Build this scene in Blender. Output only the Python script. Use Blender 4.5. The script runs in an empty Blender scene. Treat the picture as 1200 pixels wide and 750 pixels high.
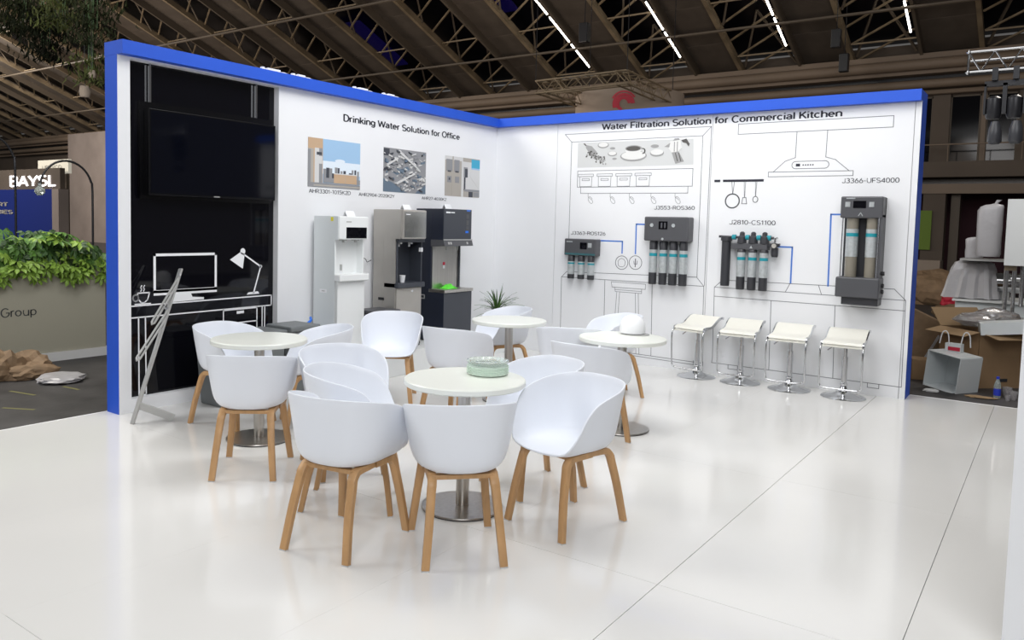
import bpy, bmesh, math, random
from mathutils import Vector, Matrix
random.seed(7)
scene = bpy.context.scene
COL = scene.collection
PI = math.pi

# ------------------------------------------------------------------ camera
cam_d = bpy.data.cameras.new('camera')
cam = bpy.data.objects.new('camera', cam_d); COL.objects.link(cam)
yaw, pit, rol = -.632, -.0665, .0239
fw = Vector((math.sin(yaw)*math.cos(pit), math.cos(yaw)*math.cos(pit), math.sin(pit)))
rt = fw.cross(Vector((0, 0, 1))).normalized(); up = rt.cross(fw)
r2 = rt*math.cos(rol)+up*math.sin(rol); u2 = up*math.cos(rol)-rt*math.sin(rol)
R3 = Matrix((r2, u2, -fw)).transposed()
cam.matrix_world = Matrix.Translation((6.0914, -8.7025, 1.6195)) @ R3.to_4x4()
cam_d.sensor_width = 36; cam_d.lens = 930.2276/1200*36
cam_d.shift_x = 41.6537/1200; cam_d.shift_y = -50.5076/1200
cam_d.clip_end = 300
scene.camera = cam

# ------------------------------------------------------------------ world, added unseen fill lights, exposure
w = bpy.data.worlds.new('hall_air'); scene.world = w; w.use_nodes = True
w.node_tree.nodes['Background'].inputs[0].default_value = (.75, .72, .7, 1)
w.node_tree.nodes['Background'].inputs[1].default_value = .12
scene.view_settings.view_transform = 'Standard'; scene.view_settings.look = 'None'
scene.view_settings.gamma = 1; scene.view_settings.exposure = .2; scene.view_settings.use_curve_mapping = False

def area(name, loc, target, size, power, col=(1, 1, 1), sy=None):
    l = bpy.data.lights.new(name, 'AREA'); l.energy = power; l.size = size; l.color = col
    if sy: l.shape = 'RECTANGLE'; l.size_y = sy
    o = bpy.data.objects.new(name, l); COL.objects.link(o); o.location = loc
    o.rotation_euler = (Vector(target)-Vector(loc)).to_track_quat('-Z', 'Y').to_euler()
    return o
area('booth_fill', (5.0, -3.6, 6.8), (4.8, -3.4, 0), 7.5, 215, (1, .985, .97), 7.5)  # broad panel standing in for unseen lights above the booth
area('booth_fill', (3.3, -3.4, 5.6), (.3, -.3, 1.4), 2.6, 135, (.97, .98, 1))  # fill added to brighten the back corner walls
area('aisle_fill', (8.5, -12, 6.0), (1.5, -1.5, 1.2), 5, 420, (.96, .975, 1))  # fill added on the camera side to lift the wall fronts
area('side_fill', (-3.5, -10.5, 5.5), (.5, -4, .8), 3, 210, (.96, .975, 1))  # fill added from the left, no visible source
area('hall_fill', (-5, -5.5, 8), (-4, -4, 0), 4, 400, (1, .95, .86))  # fill added over the planter side of the hall
area('hall_fill', (-22, -3, 9), (-20, 4, 1), 4, 900, (1, .93, .85))  # fill added to brighten the blue neighbour stand
area('hall_fill', (-38, 6, 10), (-37, 17, 2), 5, 1500, (1, .93, .85))  # fill added to brighten the pale far wall
area('hall_fill', (6.5, 4.5, 6.6), (5.6, 3, 0), .8, 80, (1, .93, .85))  # fill added over the clutter at the right
area('roof_fill', (-8, 6, 4.2), (-8, 11, 9), 4, 170, (1, .85, .72))  # warm upward fills, here and below, added to lift the roof
area('roof_fill', (4, 7, 4.2), (3, 12, 9), 4, 85, (1, .85, .72))
area('roof_fill', (-26, 4, 4), (-26, 11, 9), 6, 330, (1, .85, .72))

# ------------------------------------------------------------------ materials
def mat(name, col, rough=.5, metal=0, spec=None, noise=0, nscale=8, bump=0, bscale=60, trans=0, emit=None, es=1, alpha=1, coat=0, stretch=None, sheen=0):
    m = bpy.data.materials.new(name); m.use_nodes = True; nt = m.node_tree; b = nt.nodes['Principled BSDF']
    I = b.inputs; I['Base Color'].default_value = (*col, 1); I['Roughness'].default_value = rough; I['Metallic'].default_value = metal
    if spec is not None: I['Specular IOR Level'].default_value = spec
    if trans: I['Transmission Weight'].default_value = trans
    if coat: I['Coat Weight'].default_value = coat
    if alpha < 1: I['Alpha'].default_value = alpha
    if emit: I['Emission Color'].default_value = (*emit, 1); I['Emission Strength'].default_value = es
    if noise or bump:
        tc = nt.nodes.new('ShaderNodeTexCoord'); mp = nt.nodes.new('ShaderNodeMapping')
        nt.links.new(tc.outputs['Object'], mp.inputs[0])
        if stretch: mp.inputs['Scale'].default_value = stretch
    if noise:
        n = nt.nodes.new('ShaderNodeTexNoise'); n.inputs['Scale'].default_value = nscale; n.inputs['Detail'].default_value = 4
        nt.links.new(mp.outputs[0], n.inputs[0])
        r = nt.nodes.new('ShaderNodeValToRGB')
        r.color_ramp.elements[0].color = (*[max(0, c*(1-noise)) for c in col], 1); r.color_ramp.elements[1].color = (*[min(1, c*(1+noise)) for c in col], 1)
        r.color_ramp.elements[0].position = .3; r.color_ramp.elements[1].position = .7
        nt.links.new(n.outputs[0], r.inputs[0]); nt.links.new(r.outputs[0], I['Base Color'])
    if bump:
        n = nt.nodes.new('ShaderNodeTexNoise'); n.inputs['Scale'].default_value = bscale
        nt.links.new(mp.outputs[0], n.inputs[0]); bn = nt.nodes.new('ShaderNodeBump'); bn.inputs['Strength'].default_value = bump; bn.inputs['Distance'].default_value = .01
        nt.links.new(n.outputs[0], bn.inputs['Height']); nt.links.new(bn.outputs[0], I['Normal'])
    return m
M = {}
M['wall'] = mat('white_wall_board', (.80, .81, .83), .6, noise=.012, nscale=1.5)
M['core'] = mat('joint_grey', (.42, .42, .42), .8)
M['blue'] = mat('blue_paint', (.022, .095, .58), .5, spec=.3, noise=.03, nscale=3)
M['floorw'] = mat('glossy_white_floor', (.78, .775, .755), .15, spec=.5, noise=.02, nscale=.9, coat=.15)
M['hallfloor'] = mat('dark_hall_floor', (.055, .052, .052), .55, noise=.35, nscale=2.5, bump=.15, bscale=30)
M['edge'] = mat('white_edge_trim', (.85, .85, .84), .4)
M['glass_black'] = mat('black_gloss_panel', (.003, .003, .005), .04, spec=.35)
M['tv'] = mat('dark_screen', (.0015, .002, .005), .06, spec=.35)
M['tvframe'] = mat('black_bezel', (.004, .004, .005), .2, spec=.3)
M['chrome'] = mat('chrome', (.62, .63, .65), .12, 1)
M['steel'] = mat('brushed_steel', (.50, .48, .45), .3, 1, noise=.08, nscale=40, stretch=(1, 1, .05))
M['shell'] = mat('white_plastic_shell', (.79, .82, .88), .38, spec=.4)
M['oak'] = mat('oak_veneer', (.50, .29, .13), .42, noise=.16, nscale=22, stretch=(1, 1, .12))
M['tabletop'] = mat('cream_table_laminate', (.80, .82, .765), .3)
M['glide'] = mat('pale_plastic', (.6, .6, .6), .4)
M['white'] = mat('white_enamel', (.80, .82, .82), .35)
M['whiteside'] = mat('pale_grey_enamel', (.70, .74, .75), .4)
M['taupe'] = mat('taupe_steel', (.44, .42, .39), .32, .55, noise=.05, nscale=3)
M['navy'] = mat('dark_navy_enamel', (.014, .018, .032), .35)
M['slate'] = mat('slate_enamel', (.040, .045, .058), .38)
M['blackp'] = mat('black_plastic', (.012, .012, .015), .35)
M['unit'] = mat('grey_unit_plastic', (.075, .076, .084), .42)
M['unitd'] = mat('dark_filter_plastic', (.035, .036, .042), .4)
M['silver'] = mat('silver_label', (.50, .53, .54), .35, .35, noise=.12, nscale=30)
M['teal'] = mat('teal_label', (.01, .27, .33), .4)
M['amber'] = mat('smoky_housing', (.24, .22, .18), .2)
M['ink'] = mat('black_lettering', (.016, .017, .03), .6)
M['line'] = mat('grey_line_print', (.16, .165, .18), .7)
M['blueline'] = mat('blue_tube_print', (.05, .18, .62), .5)
M['wprint'] = mat('white_print', (.85, .86, .88), .5)
M['stoolseat'] = mat('cream_leatherette', (.80, .79, .72), .45)
M['grey'] = mat('grey_bin_plastic', (.17, .185, .19), .5)
M['leafdark'] = mat('dark_leaf', (.035, .085, .02), .5, noise=.4, nscale=6)
M['leaf'] = mat('green_leaf', (.09, .20, .035), .5, noise=.35, nscale=5)
M['leaflt'] = mat('bright_leaf', (.22, .36, .05), .5, noise=.25, nscale=5)
M['planter'] = mat('sage_planter', (.46, .44, .35), .6, noise=.03, nscale=1.5)
M['soil'] = mat('soil', (.03, .022, .015), .9)
M['kraft'] = mat('kraft_paper', (.25, .165, .095), .75, noise=.2, nscale=6, bump=.5, bscale=14)
M['card'] = mat('brown_cardboard', (.30, .19, .10), .75, noise=.1, nscale=4)
M['cardin'] = mat('cardboard_inside', (.36, .24, .13), .75)
M['film'] = mat('clear_plastic_film', (.80, .78, .78), .15, trans=.8, bump=.9, bscale=9)
M['filmw'] = mat('milky_wrap', (.55, .54, .56), .3, trans=.15, bump=.9, bscale=8)
M['lens'] = mat('glass_green', (.84, .99, .88), .15, trans=.10)
M['clear'] = mat('clear_glass', (.88, .96, .92), .05, trans=.75)
M['brown'] = mat('brown_roof_board', (.105, .084, .066), .8, noise=.25, nscale=1.2, bump=.2, bscale=5)
M['gold'] = mat('ochre_painted_steel', (.25, .19, .12), .6, noise=.25, nscale=2)
M['truss'] = mat('dark_roof_steel', (.12, .095, .07), .6)
M['night'] = mat('dark_skylight_and_strips', (.004, .004, .007), .3)  # also colours the dark strips on the far wall
M['violet'] = mat('violet_glow_glass', (.012, .008, .05), .3, emit=(.03, .02, .3), es=.05)  # violet glow of the bays put into colour and faint emission
M['wallhall'] = mat('dim_hall_wall', (.12, .095, .075), .8, noise=.15, nscale=.6)
M['gutter'] = mat('beige_duct', (.22, .165, .12), .6, noise=.15, nscale=.4)
M['plaster'] = mat('pale_brick_wall', (.30, .25, .225), .85, noise=.12, nscale=.8, bump=.3, bscale=3)
M['maroon'] = mat('maroon_curtain', (.035, .010, .016), .9)
M['window'] = mat('dark_window_glass', (.003, .003, .005), .08, spec=.2)
M['led'] = mat('led_tube', (1, 1, 1), .5, emit=(1, .95, .86), es=7)
M['signlit'] = mat('lit_sign_letter', (1, 1, 1), .5, emit=(1, .97, 1), es=2.2)
M['signblue'] = mat('deep_blue_panel', (.008, .025, .21), .5)
M['goldletter'] = mat('beige_letter', (.42, .40, .36), .6)
M['cream'] = mat('cream_sign', (.7, .66, .56), .6, emit=(1, .95, .8), es=.25)
M['red'] = mat('red_print', (.55, .02, .05), .5)
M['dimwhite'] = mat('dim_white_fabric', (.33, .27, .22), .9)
M['yellow'] = mat('yellow_sticker', (.8, .72, .02), .5)
M['limegreen'] = mat('lime_cloth', (.12, .75, .05), .6)
M['greenban'] = mat('green_banner', (.16, .25, .04), .8)
M['cable'] = mat('blue_hose', (.01, .16, .75), .4)
M['steel2'] = mat('satin_aluminium', (.46, .46, .45), .4, .35)
M['bluecap'] = mat('blue_label', (.03, .06, .6), .4)
M['tapey'] = mat('worn_tape', (.20, .19, .07), .7)
M['grp'] = mat('charcoal_lettering', (.05, .055, .06), .6)

# ------------------------------------------------------------------ mesh helpers
ORG = {}
class MB:
    def __init__(s): s.v = []; s.f = []; s.fm = []; s.k = 0
    def add(s, vs, fs):
        n = len(s.v); s.v += [tuple(v) for v in vs]
        for f in fs: s.f.append([n+i for i in f]); s.fm.append(s.k)
        return s
    def box(s, x0, x1, y0, y1, z0, z1):
        x0, x1 = sorted((x0, x1)); y0, y1 = sorted((y0, y1)); z0, z1 = sorted((z0, z1))
        return s.add([(x0, y0, z0), (x1, y0, z0), (x1, y1, z0), (x0, y1, z0), (x0, y0, z1), (x1, y0, z1), (x1, y1, z1), (x0, y1, z1)],
                     [(0, 3, 2, 1), (4, 5, 6, 7), (0, 1, 5, 4), (1, 2, 6, 5), (2, 3, 7, 6), (3, 0, 4, 7)])
    def obox(s, c, size, rz=0, rx=0, ry=0):
        m = Matrix.Translation(c) @ Matrix.Rotation(rz, 4, 'Z') @ Matrix.Rotation(ry, 4, 'Y') @ Matrix.Rotation(rx, 4, 'X')
        a, b, d = size[0]/2, size[1]/2, size[2]/2
        vs = [m @ Vector(p) for p in ((-a, -b, -d), (a, -b, -d), (a, b, -d), (-a, b, -d), (-a, -b, d), (a, -b, d), (a, b, d), (-a, b, d))]
        return s.add(vs, [(0, 3, 2, 1), (4, 5, 6, 7), (0, 1, 5, 4), (1, 2, 6, 5), (2, 3, 7, 6), (3, 0, 4, 7)])
    def sweep(s, path, sec, ref=None, closed=False, caps=True, scale=None):
        P = [Vector(p) for p in path]; n = len(P); m = len(sec); vs = []; prev = None
        for i, p in enumerate(P):
            if closed: t = (P[(i+1) % n]-P[i-1])
            else: t = (P[min(i+1, n-1)]-P[max(i-1, 0)])
            t.normalize()
            if ref is not None: a = Vector(ref)-t*t.dot(Vector(ref))
            elif prev is None:
                a = Vector((0, 0, 1)) if abs(t.z) < .9 else Vector((1, 0, 0)); a = a-t*t.dot(a)
            else: a = prev-t*t.dot(prev)
            a.normalize(); prev = a; b = t.cross(a); k = scale[i] if scale else 1
            vs += [p+a*(u*k)+b*(v*k) for u, v in sec]
        fs = []
        for i in range(n if closed else n-1):
            j = (i+1) % n
            for q in range(m): fs.append((i*m+q, i*m+(q+1) % m, j*m+(q+1) % m, j*m+q))
        if caps and not closed: fs += [tuple(range(m))[::-1], tuple(range((n-1)*m, n*m))]
        return s.add(vs, fs)
    def tube(s, path, r, n=8, closed=False, scale=None):
        return s.sweep(path, [(r*math.cos(2*PI*i/n), r*math.sin(2*PI*i/n)) for i in range(n)], closed=closed, scale=scale)
    def bar(s, p, q, a, b, ref=(0, 0, 1)):
        return s.sweep([p, q], [(-a/2, -b/2), (a/2, -b/2), (a/2, b/2), (-a/2, b/2)], ref=ref)
    def lathe(s, prof, c=(0, 0, 0), n=32, axis='z', cap0=True, cap1=True):
        vs = []
        for r, z in prof:
            for i in range(n):
                a = 2*PI*i/n; x, y = r*math.cos(a), r*math.sin(a)
                vs.append({'z': (c[0]+x, c[1]+y, c[2]+z), 'y': (c[0]+x, c[1]-z, c[2]+y), 'x': (c[0]+z, c[1]+x, c[2]+y)}[axis])
        fs = []
        for k in range(len(prof)-1):
            for i in range(n): fs.append((k*n+i, k*n+(i+1) % n, (k+1)*n+(i+1) % n, (k+1)*n+i))
        if cap0: fs.append(tuple(range(n))[::-1])
        if cap1: fs.append(tuple(range((len(prof)-1)*n, len(prof)*n)))
        return s.add(vs, fs)
    def poly(s, pts, fn, t=.001):                       # flat outline, fn(u,v,w) to space, thickness t
        n = len(pts)
        return s.add([fn(u, v, 0) for u, v in pts]+[fn(u, v, t) for u, v in pts],
                     [tuple(range(n, 2*n)), tuple(range(n))[::-1]]+[(i, (i+1) % n, n+(i+1) % n, n+i) for i in range(n)])
    def stroke(s, pts, fn, wd=.007, t=.001, closed=False):
        P = list(pts)+([pts[0]] if closed else [])
        for a, b in zip(P, P[1:]):
            dx, dy = b[0]-a[0], b[1]-a[1]; L = math.hypot(dx, dy)
            if L < 1e-6: continue
            ux, uy = dx/L*wd/2, dy/L*wd/2
            s.poly([(a[0]-ux+uy, a[1]-uy-ux), (b[0]+ux+uy, b[1]+uy-ux), (b[0]+ux-uy, b[1]+uy+ux), (a[0]-ux-uy, a[1]-uy+ux)], fn, t)
        return s
    def mesh(s, name, mats, origin=(0, 0, 0), smooth=None):
        me = bpy.data.meshes.new(name); o = Vector(origin)
        me.from_pydata([Vector(v)-o for v in s.v], [], s.f)
        bm = bmesh.new(); bm.from_mesh(me); bmesh.ops.recalc_face_normals(bm, faces=bm.faces); bm.to_mesh(me); bm.free()
        for m in (mats if isinstance(mats, (list, tuple)) else [mats]): me.materials.append(M[m] if isinstance(m, str) else m)
        for p, k in zip(me.polygons, s.fm): p.material_index = k
        if smooth is not None:
            for p in me.polygons: p.use_smooth = True
            me.set_sharp_from_angle(angle=math.radians(smooth))
        me.update(); return me
def props(o, label=None, cat=None, group=None, kind=None):
    if label: o['label'] = label
    if cat: o['category'] = cat
    if group: o['group'] = group
    if kind: o['kind'] = kind
    return o
def put(name, mb, m, parent=None, smooth=None, bevel=0, label=None, cat=None, group=None, kind=None, origin=None):
    if origin is None: origin = ORG[parent.name] if parent else (0, 0, 0)
    me = mb if isinstance(mb, bpy.types.Mesh) else mb.mesh(name, m, origin, smooth)
    o = bpy.data.objects.new(name, me); COL.objects.link(o); ORG[o.name] = Vector(origin)
    if parent: o.parent = parent; o.location = Vector(origin)-ORG[parent.name]
    else: o.location = origin
    if bevel:
        b = o.modifiers.new('bevel', 'BEVEL'); b.width = bevel; b.segments = 2; b.limit_method = 'ANGLE'
    return props(o, label, cat, group, kind)
def thing(name, label, cat, loc=(0, 0, 0), group=None, kind=None):
    o = bpy.data.objects.new(name, None); COL.objects.link(o); o.location = loc; o.empty_display_size = .1; ORG[o.name] = Vector(loc)
    return props(o, label, cat, group, kind)
def struct(name, label=None, loc=(0, 0, 0)): return thing(name, label, None, loc, kind='structure')
def dup(root, loc, rz=0, label=None, group=None):
    r = root.copy(); COL.objects.link(r); r.location = loc; r.rotation_euler = (0, 0, rz); ORG[r.name] = Vector(loc)
    if label: r['label'] = label
    if group: r['group'] = group
    for ch in root.children:
        c = ch.copy(); COL.objects.link(c); c.parent = r
        for g in ch.children:
            d = g.copy(); COL.objects.link(d); d.parent = c
    return r
def box(name, m, parent, *b, bevel=0, **k): return put(name, MB().box(*b), m, parent, bevel=bevel, **k)
fr = lambda u, v, w=0: (u, -.0005-w, v)          # right booth wall plane, u = x
fl = lambda u, v, w=0: (.0005+w, u, v)           # left booth wall plane, u = y
def _arc(cx, cy, rx, ry, a0, a1, n=10): return [(cx+rx*math.cos(math.radians(a0+(a1-a0)*i/n)), cy+ry*math.sin(math.radians(a0+(a1-a0)*i/n))) for i in range(n+1)]
def _glyphs():                                    # plain grotesque alphabet drawn as centre lines: (advance, strokes)
    G = {}; A = _arc; X = .72
    oo = A(.27, .36, .22, .31, 0, 360, 20)
    G['o'] = (.62, [oo]); G['a'] = (.58, [[(.45, 0), (.45, .45)]+A(.26, .47, .19, .2, 0, 160, 8), A(.25, .2, .19, .16, 40, 320, 14), [(.45, .41), (.25, .36)]])
    G['b'] = (.62, [[(.08, 0), (.08, 1)], oo]); G['c'] = (.56, [A(.27, .36, .22, .31, 45, 315, 14)])
    G['e'] = (.6, [[(.06, .37), (.48, .37)]+A(.27, .36, .21, .31, 3, 315, 16)]); G['f'] = (.36, [[(.15, 0), (.15, .8)]+A(.29, .82, .14, .14, 180, 90, 5)+[(.34, .96)], [(.02, .68), (.33, .68)]])
    G['g'] = (.62, [oo, [(.49, .68), (.49, .0)]+A(.28, -.02, .21, .21, 0, -150, 8)]); G['h'] = (.6, [[(.08, 0), (.08, 1)], [(.08, .42)]+A(.28, .47, .2, .2, 180, 0, 10)+[(.48, 0)]])
    G['i'] = (.24, [[(.1, 0), (.1, .68)], [(.1, .86), (.1, 1.0)]]); G['k'] = (.54, [[(.08, 0), (.08, 1)], [(.44, .68), (.1, .28)], [(.22, .42), (.48, 0)]])
    G['l'] = (.24, [[(.1, 0), (.1, 1)]]); G['m'] = (.9, [[(.08, 0), (.08, .68)], [(.08, .45)]+A(.26, .5, .17, .17, 180, 0, 8)+[(.43, 0)], [(.43, .45)]+A(.61, .5, .17, .17, 180, 0, 8)+[(.78, 0)]])
    G['n'] = (.6, [[(.08, 0), (.08, .68)], [(.08, .42)]+A(.28, .47, .2, .2, 180, 0, 10)+[(.48, 0)]]); G['p'] = (.62, [[(.08, -.25), (.08, .68)], oo])
    G['r'] = (.38, [[(.08, 0), (.08, .68)], [(.08, .42)]+A(.28, .47, .2, .2, 180, 80, 6)]); G['t'] = (.36, [[(.15, .9), (.15, .2)]+A(.28, .18, .13, .14, 180, 270, 5)+[(.33, .04)], [(.02, .68), (.32, .68)]])
    G['u'] = (.6, [[(.08, .68), (.08, .24)]+A(.28, .24, .2, .2, 180, 360, 10), [(.48, .68), (.48, 0)]])
    G['A'] = (.7, [[(.03, 0), (.33, 1), (.63, 0)], [(.13, .32), (.53, .32)]]); G['B'] = (.66, [[(.09, 0), (.09, 1), (.34, 1)]+A(.34, .76, .2, .24, 90, -90, 8)+[(.09, .52)], [(.34, .52)]+A(.36, .26, .22, .26, 90, -90, 8)+[(.09, 0)]])
    G['C'] = (.74, [A(.38, .5, .32, .5, 45, 315, 18)]); G['D'] = (.72, [[(.09, 0), (.09, 1), (.3, 1)]+A(.3, .5, .33, .5, 90, -90, 12)+[(.09, 0)]])
    G['E'] = (.6, [[(.54, 1), (.09, 1), (.09, 0), (.54, 0)], [(.09, .52), (.48, .52)]]); G['F'] = (.58, [[(.54, 1), (.09, 1), (.09, 0)], [(.09, .5), (.48, .5)]])
    G['G'] = (.76, [A(.38, .5, .32, .5, 45, 340, 18)+[(.68, .48), (.42, .48)]]); G['H'] = (.72, [[(.09, 0), (.09, 1)], [(.61, 0), (.61, 1)], [(.09, .52), (.61, .52)]])
    G['I'] = (.26, [[(.12, 0), (.12, 1)]]); G['J'] = (.56, [[(.45, 1), (.45, .22)]+A(.25, .22, .2, .22, 0, -170, 9)]); G['K'] = (.68, [[(.09, 0), (.09, 1)], [(.58, 1), (.1, .38)], [(.26, .58), (.62, 0)]])
    G['L'] = (.56, [[(.09, 1), (.09, 0), (.5, 0)]]); G['O'] = (.78, [A(.38, .5, .32, .5, 0, 360, 24)]); G['R'] = (.68, [[(.09, 0), (.09, 1), (.36, 1)]+A(.36, .74, .22, .26, 90, -90, 8)+[(.09, .48)], [(.36, .48), (.6, 0)]])
    G['S'] = (.66, [A(.32, .75, .23, .25, 30, 250, 9)+A(.32, .26, .25, .26, 75, -150, 10)]); G['T'] = (.6, [[(.02, 1), (.58, 1)], [(.3, 1), (.3, 0)]]); G['U'] = (.72, [[(.09, 1), (.09, .28)]+A(.35, .28, .26, .28, 180, 360, 10)+[(.61, 1)]])
    G['W'] = (.98, [[(.03, 1), (.25, 0), (.48, .95), (.71, 0), (.93, 1)]]); G['Y'] = (.66, [[(.02, 1), (.32, .45), (.62, 1)], [(.32, .45), (.32, 0)]])
    G['0'] = (.62, [A(.3, .5, .23, .5, 0, 360, 22)]); G['1'] = (.44, [[(.06, .8), (.26, 1), (.26, 0)]]); G['2'] = (.6, [A(.29, .74, .22, .26, 160, -40, 9)+[(.08, 0), (.53, 0)]])
    G['3'] = (.6, [A(.28, .76, .2, .24, 150, -80, 8)+A(.28, .27, .23, .27, 80, -150, 10)]); G['4'] = (.62, [[(.43, 0), (.43, 1), (.05, .27), (.57, .27)]]); G['5'] = (.6, [[(.5, 1), (.13, 1), (.1, .55)]+A(.28, .33, .23, .33, 125, -150, 12)])
    G['6'] = (.62, [A(.3, .31, .22, .31, 0, 360, 18), [(.09, .4), (.36, 1)]]); G['7'] = (.56, [[(.04, 1), (.5, 1), (.2, 0)]]); G['8'] = (.62, [A(.3, .75, .2, .25, 0, 360, 16), A(.3, .26, .23, .26, 0, 360, 16)])
    G['9'] = (.62, [A(.3, .69, .22, .31, 0, 360, 18), [(.51, .6), (.24, 0)]]); G['-'] = (.42, [[(.05, .42), (.35, .42)]]); G[' '] = (.28, [])
    return G
GL = _glyphs()
def lettering(name, body, parent, fn, u0, u1, v, cap, m='ink', bold=.11, label=None, depth=.002):
    tot = sum(GL[c][0] for c in body)-.08; kx = (u1-u0)/tot; mb = MB(); x = 0; hw = bold/2
    for c in body:
        parts = []
        for st in GL[c][1]:                       # break strokes at sharp corners
            cur = [st[0]]
            for i in range(1, len(st)):
                cur.append(st[i])
                if i < len(st)-1:
                    e0 = Vector(st[i])-Vector(st[i-1]); e1 = Vector(st[i+1])-Vector(st[i])
                    if e0.length > 1e-6 and e1.length > 1e-6 and e0.normalized().dot(e1.normalized()) < .45:
                        d_ = e0.normalized()*hw*.8 if e0.normalized().dot(e1.normalized()) > -.3 else Vector((0, 0)); f_ = e1.normalized()*hw*.8 if d_.length else d_
                        cur[-1] = tuple(Vector(st[i])+d_); parts.append(cur); cur = [tuple(Vector(st[i])-f_)]
            parts.append(cur)
        for st in parts:
            n = len(st); L = []; R = []
            for i, p in enumerate(st):
                def dr(a, b_): 
                    d = Vector((b_[0]-a[0], b_[1]-a[1])); return d.normalized() if d.length > 1e-6 else Vector((0, 1))
                cl = (Vector(st[0])-Vector(st[-1])).length < 1e-4
                d0 = dr(st[i-1], p) if i else (dr(st[-2], p) if cl else None); d1 = dr(p, st[i+1]) if i < n-1 else (dr(p, st[1]) if cl else None)
                d0 = d0 or d1; d1 = d1 or d0; t = (d0+d1); t = t.normalized() if t.length > .1 else d1
                nn = Vector((-t.y, t.x)); k = hw/max(.45, abs(nn.dot(Vector((-d1.y, d1.x)))))
                e = Vector((0, 0))
                L.append((p[0]+nn.x*k+e.x, p[1]+nn.y*k)); R.append((p[0]-nn.x*k, p[1]-nn.y*k))
            P3 = [Vector(fn(u0+(x+a)*kx, v+(b_*(1-bold)+hw if True else b_)*cap, depth)) for a, b_ in L+R]
            mb.add(P3, [(i, i+1, n+i+1, n+i) for i in range(n-1)])
        x += GL[c][0]
    me = bpy.data.meshes.new(name); og = ORG[parent.name]
    me.from_pydata([p-og for p in (Vector(q) for q in mb.v)], [], mb.f); me.materials.append(M[m])
    o = bpy.data.objects.new(name, me); COL.objects.link(o); o.parent = parent; ORG[o.name] = og
    if label: o['label'] = label
    return o
def ell(cx, cy, rx, ry, n=20, a0=0, a1=2*PI, rot=0):
    k = n if abs(a1-a0-2*PI) < 1e-6 else n+1; out = []
    for i in range(k):
        a = a0+(a1-a0)*i/n; x, y = rx*math.cos(a), ry*math.sin(a)
        out.append((cx+x*math.cos(rot)-y*math.sin(rot), cy+x*math.sin(rot)+y*math.cos(rot)))
    return out
def crom(pts, k, closed=False):
    P = [Vector(p) for p in pts]; n = len(P); out = []
    for i in range(n if closed else n-1):
        a = P[(i-1) % n] if closed or i else P[0]*2-P[1]; b = P[i]; c = P[(i+1) % n]; d = P[(i+2) % n] if closed or i+2 < n else P[-1]*2-P[-2]
        for j in range(k):
            t = j/k; out.append(.5*((2*b)+(c-a)*t+(2*a-5*b+4*c-d)*t*t+(3*b-a-3*c+d)*t**3))
    if not closed: out.append(P[-1])
    return out

# ================================================================== SETTING
# ---- hall floor
fl_ = struct('floor', 'dark grey hall floor with scraps of yellow tape around the white booth floor')
put('floor_slab', MB().box(-60, 14, -14, 19, -.15, -.05), 'hallfloor', fl_)
for (x, y, a, L) in ((-1.6, -5.3, .2, .35), (-2.2, -5.6, -.3, .22), (-1.0, -5.6, .5, .3), (-1.5, -4.9, .1, .25), (-2.6, -5.9, .8, .3)):
    put('tape_mark', MB().obox((x, y, -.0495), (L, .03, .001), a), 'tapey', fl_)
# ---- raised white floor of panels
rf = struct('trim_1', 'glossy white raised booth floor laid in large panels with fine joints')
put('floor_base', MB().box(-.178, 7.4, -10.5, .31, -.05, -.012), 'core', rf)
xs = [-.178]+[4.705-.974*k for k in range(5, -1, -1)]+[5.679, 6.653, 7.4]
xs = sorted(set([x for x in xs if x >= -.178])); xs = [x for i, x in enumerate(xs) if i == 0 or x-xs[i-1] > .2]
ys = [-10.5, -9.252, -7.304, -5.356, -3.408, -1.46, .31]
for i in range(len(xs)-1):
    for j in range(len(ys)-1):
        g = .0018 if xs[i] > 4.5 else .0003; gr = .0018 if xs[i+1] > 4.5 else .0003; gy = .0012 if ys[j] < -5 and xs[i] > 2.5 else .0003
        put('floor_panel', MB().box(xs[i]+(g if i else 0), xs[i+1]-gr, ys[j]+gy, ys[j+1]-(0 if j == len(ys)-2 else gy), -.012, 0), 'floorw', rf)
put('edge_strip', MB().box(4.96, 7.4, .31, .325, -.05, .002), 'edge', rf)
put('edge_strip', MB().box(-.193, -.178, -10.5, .31, -.05, .002), 'edge', rf)

# ---- booth wall, left
wl = struct('wall_left', 'long white booth wall with blue edge band, black glass recess and drinking water graphics')
L1 = 5.266
b = MB(); b.box(-.1776, -.075, -L1+.004, .3, 0, 2.893); put('wall_core', b, 'core', wl)
put('wall_panel', MB().box(-.075, 0, -L1+.004, -5.155, 0, 2.893), 'wall', wl)
put('wall_panel', MB().box(-.075, 0, -3.646, 0, 0, 2.893), 'wall', wl)
put('wall_panel', MB().box(-.075, 0, -5.155, -3.646, 2.876, 2.893), 'wall', wl)
put('wall_panel', MB().box(-.075, 0, -5.155, -3.646, 0, .11), 'wall', wl)
put('end_cap', MB().box(-.1776, -.0005, -L1, -L1+.004, 0, 2.893), 'blue', wl, label='blue end face of the wall')
put('edge_band', MB().box(-.18, .087, -L1-.001, -.0872, 2.893, 3.0), 'blue', wl, label='blue band along the top')
put('recess_pane', MB().box(-.0745, -.070, -5.155, -3.646, .11, 2.876), 'glass_black', wl, label='black glossy glass pane')
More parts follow.
